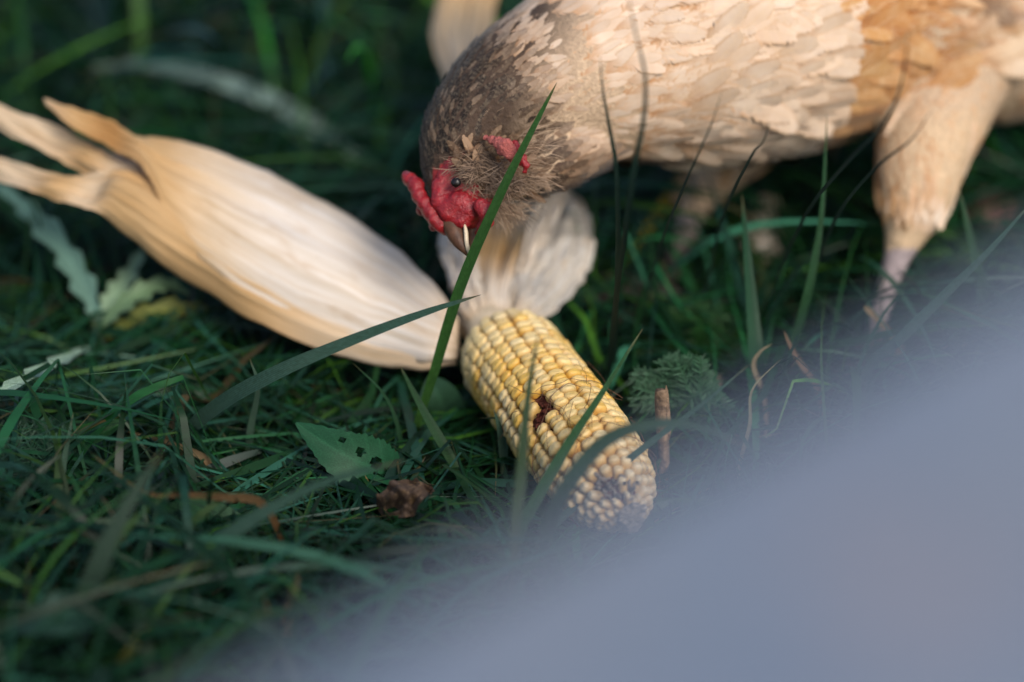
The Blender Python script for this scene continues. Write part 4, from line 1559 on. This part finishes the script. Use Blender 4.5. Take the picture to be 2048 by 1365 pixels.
def build_weeds():
    # pale green toothed weed left of the husk
    b = P(185, 700, gd(700))
    r = empty('toothed_weed', (b[0], b[1], ground_z(b[0], b[1])), label='pale green toothed weed growing below the husk tips', category='weed')
    stem('stem', [np.array([b[0], b[1], -0.003]), P(185, 680, 1.165), P(198, 645, 1.16)], 0.0035, 0.0025, M_LEAF, r)
    k = dict(parent=r, serr=0.9, cup=0.35, prof='lance')
    pale = (0.26, 0.38, 0.24)
    single_leaf('leaf', [(196, 650, 1.16), (172, 580, 1.165), (110, 480, 1.175), (30, 400, 1.19), (-30, 355, 1.2)], 46, (0.13, 0.24, 0.19), None, teeth=7, **k)
    single_leaf('leaf', [(200, 648, 1.16), (225, 600, 1.165), (262, 545, 1.175), (300, 470, 1.19)], 40, pale, None, teeth=6, **k)
    single_leaf('leaf', [(203, 655, 1.155), (260, 600, 1.15), (330, 570, 1.155), (380, 590, 1.16)], 40, (0.16, 0.25, 0.13), None, teeth=6, **k)
    single_leaf('leaf', [(190, 690, 1.15), (120, 725, 1.10), (40, 765, 1.06), (-40, 800, 1.04)], 38, (0.28, 0.40, 0.30), None, teeth=5, **k)
    single_leaf('leaf', [(210, 680, 1.16), (290, 632, 1.16), (380, 622, 1.165), (470, 665, 1.17)], 46, (0.20, 0.22, 0.05), 'yellowing leaf arching to the right', teeth=5, **k)
    # holed leaf, curled leaf and other single leaves
    g = (0.020, 0.092, 0.042)
    single_leaf('holed_leaf', [(800, 965, 1.065), (748, 938, 1.05), (680, 905, 1.045), (592, 846, 1.05)], 118, g,
                'green toothed leaf eaten through by several holes', nu=44, nv=25, serr=0.14, teeth=16, cup=0.12, wav=0.03,
                holes=((0.52, 0.35, 0.045, 0.16), (0.34, 0.2, 0.06, 0.2), (0.27, -0.18, 0.05, 0.12), (0.7, 0.55, 0.03, 0.12)), face=np.array([-0.1, -0.75, 0.65]))
    single_leaf('curled_leaf', [(145, 935, 1.06), (160, 895, 1.05), (205, 868, 1.045), (252, 842, 1.05)], 58, (0.03, 0.105, 0.03), 'bright green leaf folded along its middle, beside the feathery weed', serr=0.1, cup=0.8)
    single_leaf('round_leaf', [(905, 860, 1.12), (880, 800, 1.105), (858, 752, 1.105)], 92, (0.032, 0.085, 0.045), 'smooth oval leaf in the shade beside the corn ear', cup=0.15, face=np.array([-0.2, -0.8, 0.5]))
    single_leaf('broad_leaf', [(215, 1235, 0.93), (150, 1228, 0.91), (90, 1240, 0.905), (20, 1262, 0.91)], 96, (0.022, 0.060, 0.042), 'broad blue-green blurred leaf at the lower edge', cup=0.2)
    single_leaf('small_leaf', [(235, 1135, 1.0), (252, 1160, 0.985), (275, 1195, 0.98)], 42, (0.07, 0.16, 0.03), 'small bright green leaf below the ochre blade', cup=0.3, face=np.array([0.2, -0.8, 0.5]))
    single_leaf('shaded_leaf', [(520, 1105, 1.03), (470, 1090, 1.02), (400, 1035, 1.02), (330, 1010, 1.03)], 110, (0.03, 0.09, 0.038), 'broad dark leaf lying under the ochre blade', cup=0.2)
    single_leaf('shaded_leaf', [(690, 1030, 1.06), (640, 1020, 1.05), (590, 1035, 1.05)], 60, (0.045, 0.12, 0.07), 'pale lobed leaf lying below the holed leaf', serr=0.3, teeth=6, cup=0.2)
    feathery('feathery_weed', 'feathery blue-green weed at the picture\'s left edge',
             [[(60, 1000, 1.06), (80, 930, 1.06), (130, 860, 1.07)], [(60, 1000, 1.06), (50, 930, 1.06), (60, 840, 1.08)], [(60, 1000, 1.06), (20, 930, 1.05), (-30, 860, 1.07)], [(60, 1000, 1.06), (90, 950, 1.05), (140, 915, 1.05)], [(60, 1000, 1.06), (10, 960, 1.05), (-40, 920, 1.05)]], (0.020, 0.075, 0.042))
    feathery('feathery_weed', 'feathery bright green weed right of the corn ear',
             [[(1370, 740, 1.15), (1340, 690, 1.15), (1290, 655, 1.16)], [(1370, 740, 1.15), (1375, 680, 1.15), (1350, 615, 1.17)], [(1370, 740, 1.15), (1410, 680, 1.15), (1455, 640, 1.16)], [(1370, 740, 1.15), (1420, 705, 1.14), (1460, 690, 1.15)], [(1370, 740, 1.15), (1400, 660, 1.16), (1405, 610, 1.18)]], (0.016, 0.070, 0.012))
    feathery('feathery_weed', 'small feathery weed behind the broken stick',
             [[(1350, 830, 1.09), (1360, 785, 1.085), (1385, 750, 1.085)], [(1350, 830, 1.09), (1335, 790, 1.085), (1325, 750, 1.085)], [(1350, 830, 1.09), (1390, 790, 1.08), (1420, 775, 1.08)]], (0.045, 0.11, 0.06))
    # dark low leaves that fill the shade behind the ear
    # broken stick
    c = [P(1328, 930, 1.065), P(1326, 880, 1.06), P(1322, 830, 1.055), P(1323, 781, 1.05)]
    base = c[0].copy()
    base[2] = ground_z(base[0], base[1]) - 0.004
    root = empty('broken_stick', base, label='short broken brown stalk standing right of the corn ear', category='stick')
    v, q, t = tube(catmull([base] + c, 20), np.full(20, 0.0027), 9, True)
    v = v + np.array([[0.0006 * fbm(a[0] * 300, a[1] * 300, a[2] * 60) for _ in range(3)] for a in v])
    st = adopt(put('stalk', mesh_np('stalk', v, q, t, smooth=False), M_STEMDRY), root)
    v, q, t = tube(catmull([c[1] + RIGHT * 0.0026, c[2] + RIGHT * 0.0028 - FWD * 0.001, c[3] + RIGHT * 0.002 + UP * 0.002], 8), np.array([0.0004, 0.0012, 0.0014, 0.0014, 0.0013, 0.0012, 0.001, 0.0003]), 6)
    adopt(put('splinter', mesh_np('splinter', v, q, t, smooth=False), M_STEMDRY), root)
    # dead clover heads
    for (x, y, d, rr, lab) in ((1425, 765, 1.10, 20, 'brown seed head behind the thin blue-green blade'),):
        b = P(x, y, d)
        root = empty('dead_flower', (b[0], b[1], ground_z(b[0], b[1])), label=lab, category='flower')
        bag = Bag()
        R = rr * d / FPX
        for _ in range(90):
            n = unit(RNG.normal(0, 1, 3))
            t1 = unit(np.cross(n, RNG.normal(0, 1, 3)))
            t2 = np.cross(n, t1)
            o = b + n * R * random.uniform(0.3, 0.6)
            l, w = R * random.uniform(0.4, 0.8), R * random.uniform(0.08, 0.2)
            e = o + n * l + t2 * l * random.uniform(-0.5, 0.5)
            m = (o + e) / 2 + t2 * 0.15 * l
            bag.add([o - t1 * w * 0.6, o + t1 * w * 0.6, m - t1 * w, m + t1 * w, e - t1 * w * 0.3, e + t1 * w * 0.3], [(0, 1, 3, 2), (2, 3, 5, 4)], None)
        adopt(put('petals', bag.mesh('petals'), M_PINK, kind='stuff'), root)
        g0 = np.array([b[0], b[1] + 0.004, -0.003])
        v, q, t = tube(catmull([g0, (g0 + b) / 2 + np.array([0.002, 0, 0]), b], 10), np.linspace(0.0009, 0.0007, 10), 6)
        adopt(put('stalk', mesh_np('stalk', v, q, t), M_STEMDRY), root)
    v, q, luv, cc = husk_leaf([(752, 1018, 1.03, 770, 1040, 1.025, 0.001), (758, 985, 1.02, 818, 1035, 1.015, -0.004), (790, 962, 1.02, 838, 1012, 1.01, 0.004), (826, 958, 1.025, 858, 990, 1.015, -0.003), (862, 972, 1.03, 870, 984, 1.03, 0.0)],
                              [(0.07, 0.05, 0.035), (0.11, 0.08, 0.062), (0.10, 0.07, 0.055), (0.12, 0.085, 0.065), (0.07, 0.045, 0.035)], nu=30, nv=17, seed=41, crumple=0.010)
    b = P(795, 1020, gd(1020))
    o = put('dead_leaf', mesh_np('dead_leaf', v - b, q, None, {'luv': luv, 'col': cc}), M_HUSK, label='crumpled pinkish-brown dead leaf in the grass below the holed leaf', category='leaf')
    o.location = tup(b)
    # dry husk scrap behind, under the hen
    v, q, luv, cc = husk_leaf([(1470, 560, 1.235, 1560, 560, 1.235, 0.006), (1475, 500, 1.245, 1560, 490, 1.245, 0.014), (1490, 440, 1.26, 1560, 425, 1.26, 0.012), (1510, 395, 1.27, 1555, 395, 1.27, 0.004)],
                              [(0.62, 0.58, 0.54), (0.70, 0.64, 0.57), (0.76, 0.68, 0.56), (0.78, 0.62, 0.44)], nu=20, nv=11, seed=21)
    b = P(1510, 600, gd(600))
    o = put('husk_scrap', mesh_np('husk_scrap', v - b, q, None, {'luv': luv, 'col': cc}), M_HUSK, label='curled scrap of dry husk in the shade beneath the hen', category='husk')
    o.location = tup(b)
    v, q, luv, cc = husk_leaf([(1930, 440, 1.26, 2010, 470, 1.25, 0.004), (1950, 400, 1.27, 2030, 440, 1.26, 0.006), (1965, 375, 1.28, 2040, 400, 1.275, 0.003)],
                              [(0.24, 0.14, 0.13), (0.32, 0.19, 0.17), (0.30, 0.18, 0.16)], nu=14, nv=9, seed=25)
    b = P(1980, 480, gd(480))
    o = put('dead_leaf', mesh_np('dead_leaf', v - b, q, None, {'luv': luv, 'col': cc}), M_HUSK, label='pinkish dead leaf behind the hen\'s leg', category='leaf')
    o.location = tup(b)


build_weeds()


# ------------------------------------------------------------------ board close to the lens
def build_board():
    A, B = P(570, 1365, 0.35), P(2048, 555, 0.35)
    ex = unit(B - A)
    # face leans back a little; ey lies in the board's face, pointing down its width
    fac = unit(np.array([0.1, -0.75, 0.62]))
    fac = unit(fac - ex * (fac @ ex))
    ey = np.cross(ex, fac)
    if ey[2] > 0:
        ey = -ey
    low = A - ex * ((A[2] - 0.02) / ex[2])
    L = np.linalg.norm(B - low) + 0.22
    Wd, Th = 0.17, 0.026
    base = np.array([low[0], low[1], 0.0])
    root = empty('leaning_board', base, label='pale blue-grey board, far out of focus, filling the lower right corner', category='board')
    bm = bmesh.new()
    nx, ny = 40, 8
    vs = [[None] * (ny + 1) for _ in range(nx + 1)]
    back = [[None] * (ny + 1) for _ in range(nx + 1)]
    for i in range(nx + 1):
        for j in range(ny + 1):
            p = low + ex * L * i / nx + ey * Wd * j / ny
            w = 0.0015 * fbm(i * 0.4, j * 1.7, 2.0)
            vs[i][j] = bm.verts.new(tup(p + fac * w))
            back[i][j] = bm.verts.new(tup(p - fac * (Th + w)))
    for i in range(nx):
        for j in range(ny):
            bm.faces.new((vs[i][j], vs[i + 1][j], vs[i + 1][j + 1], vs[i][j + 1]))
            bm.faces.new((back[i][j], back[i][j + 1], back[i + 1][j + 1], back[i + 1][j]))
    for i in range(nx):
        bm.faces.new((vs[i][0], back[i][0], back[i + 1][0], vs[i + 1][0]))
        bm.faces.new((vs[i][ny], vs[i + 1][ny], back[i + 1][ny], back[i][ny]))
    for j in range(ny):
        bm.faces.new((vs[0][j], vs[0][j + 1], back[0][j + 1], back[0][j]))
        bm.faces.new((vs[nx][j], back[nx][j], back[nx][j + 1], vs[nx][j + 1]))
    bmesh.ops.recalc_face_normals(bm, faces=bm.faces)
    me = bpy.data.meshes.new('plank')
    bm.to_mesh(me)
    bm.free()
    adopt(put('plank', me, M_BOARD), root)
    top = low + ex * (L - 0.06) + ey * Wd * 0.5 - fac * (Th + 0.012)
    v, q, t = tube([np.array([top[0], top[1], -0.05]), np.array([top[0], top[1], top[2] * 0.5]), top + np.array([0, 0, 0.04])], [0.02, 0.019, 0.018], 12)
    adopt(put('prop', mesh_np('prop', v, q, t), M_STEMDRY), root)


build_board()
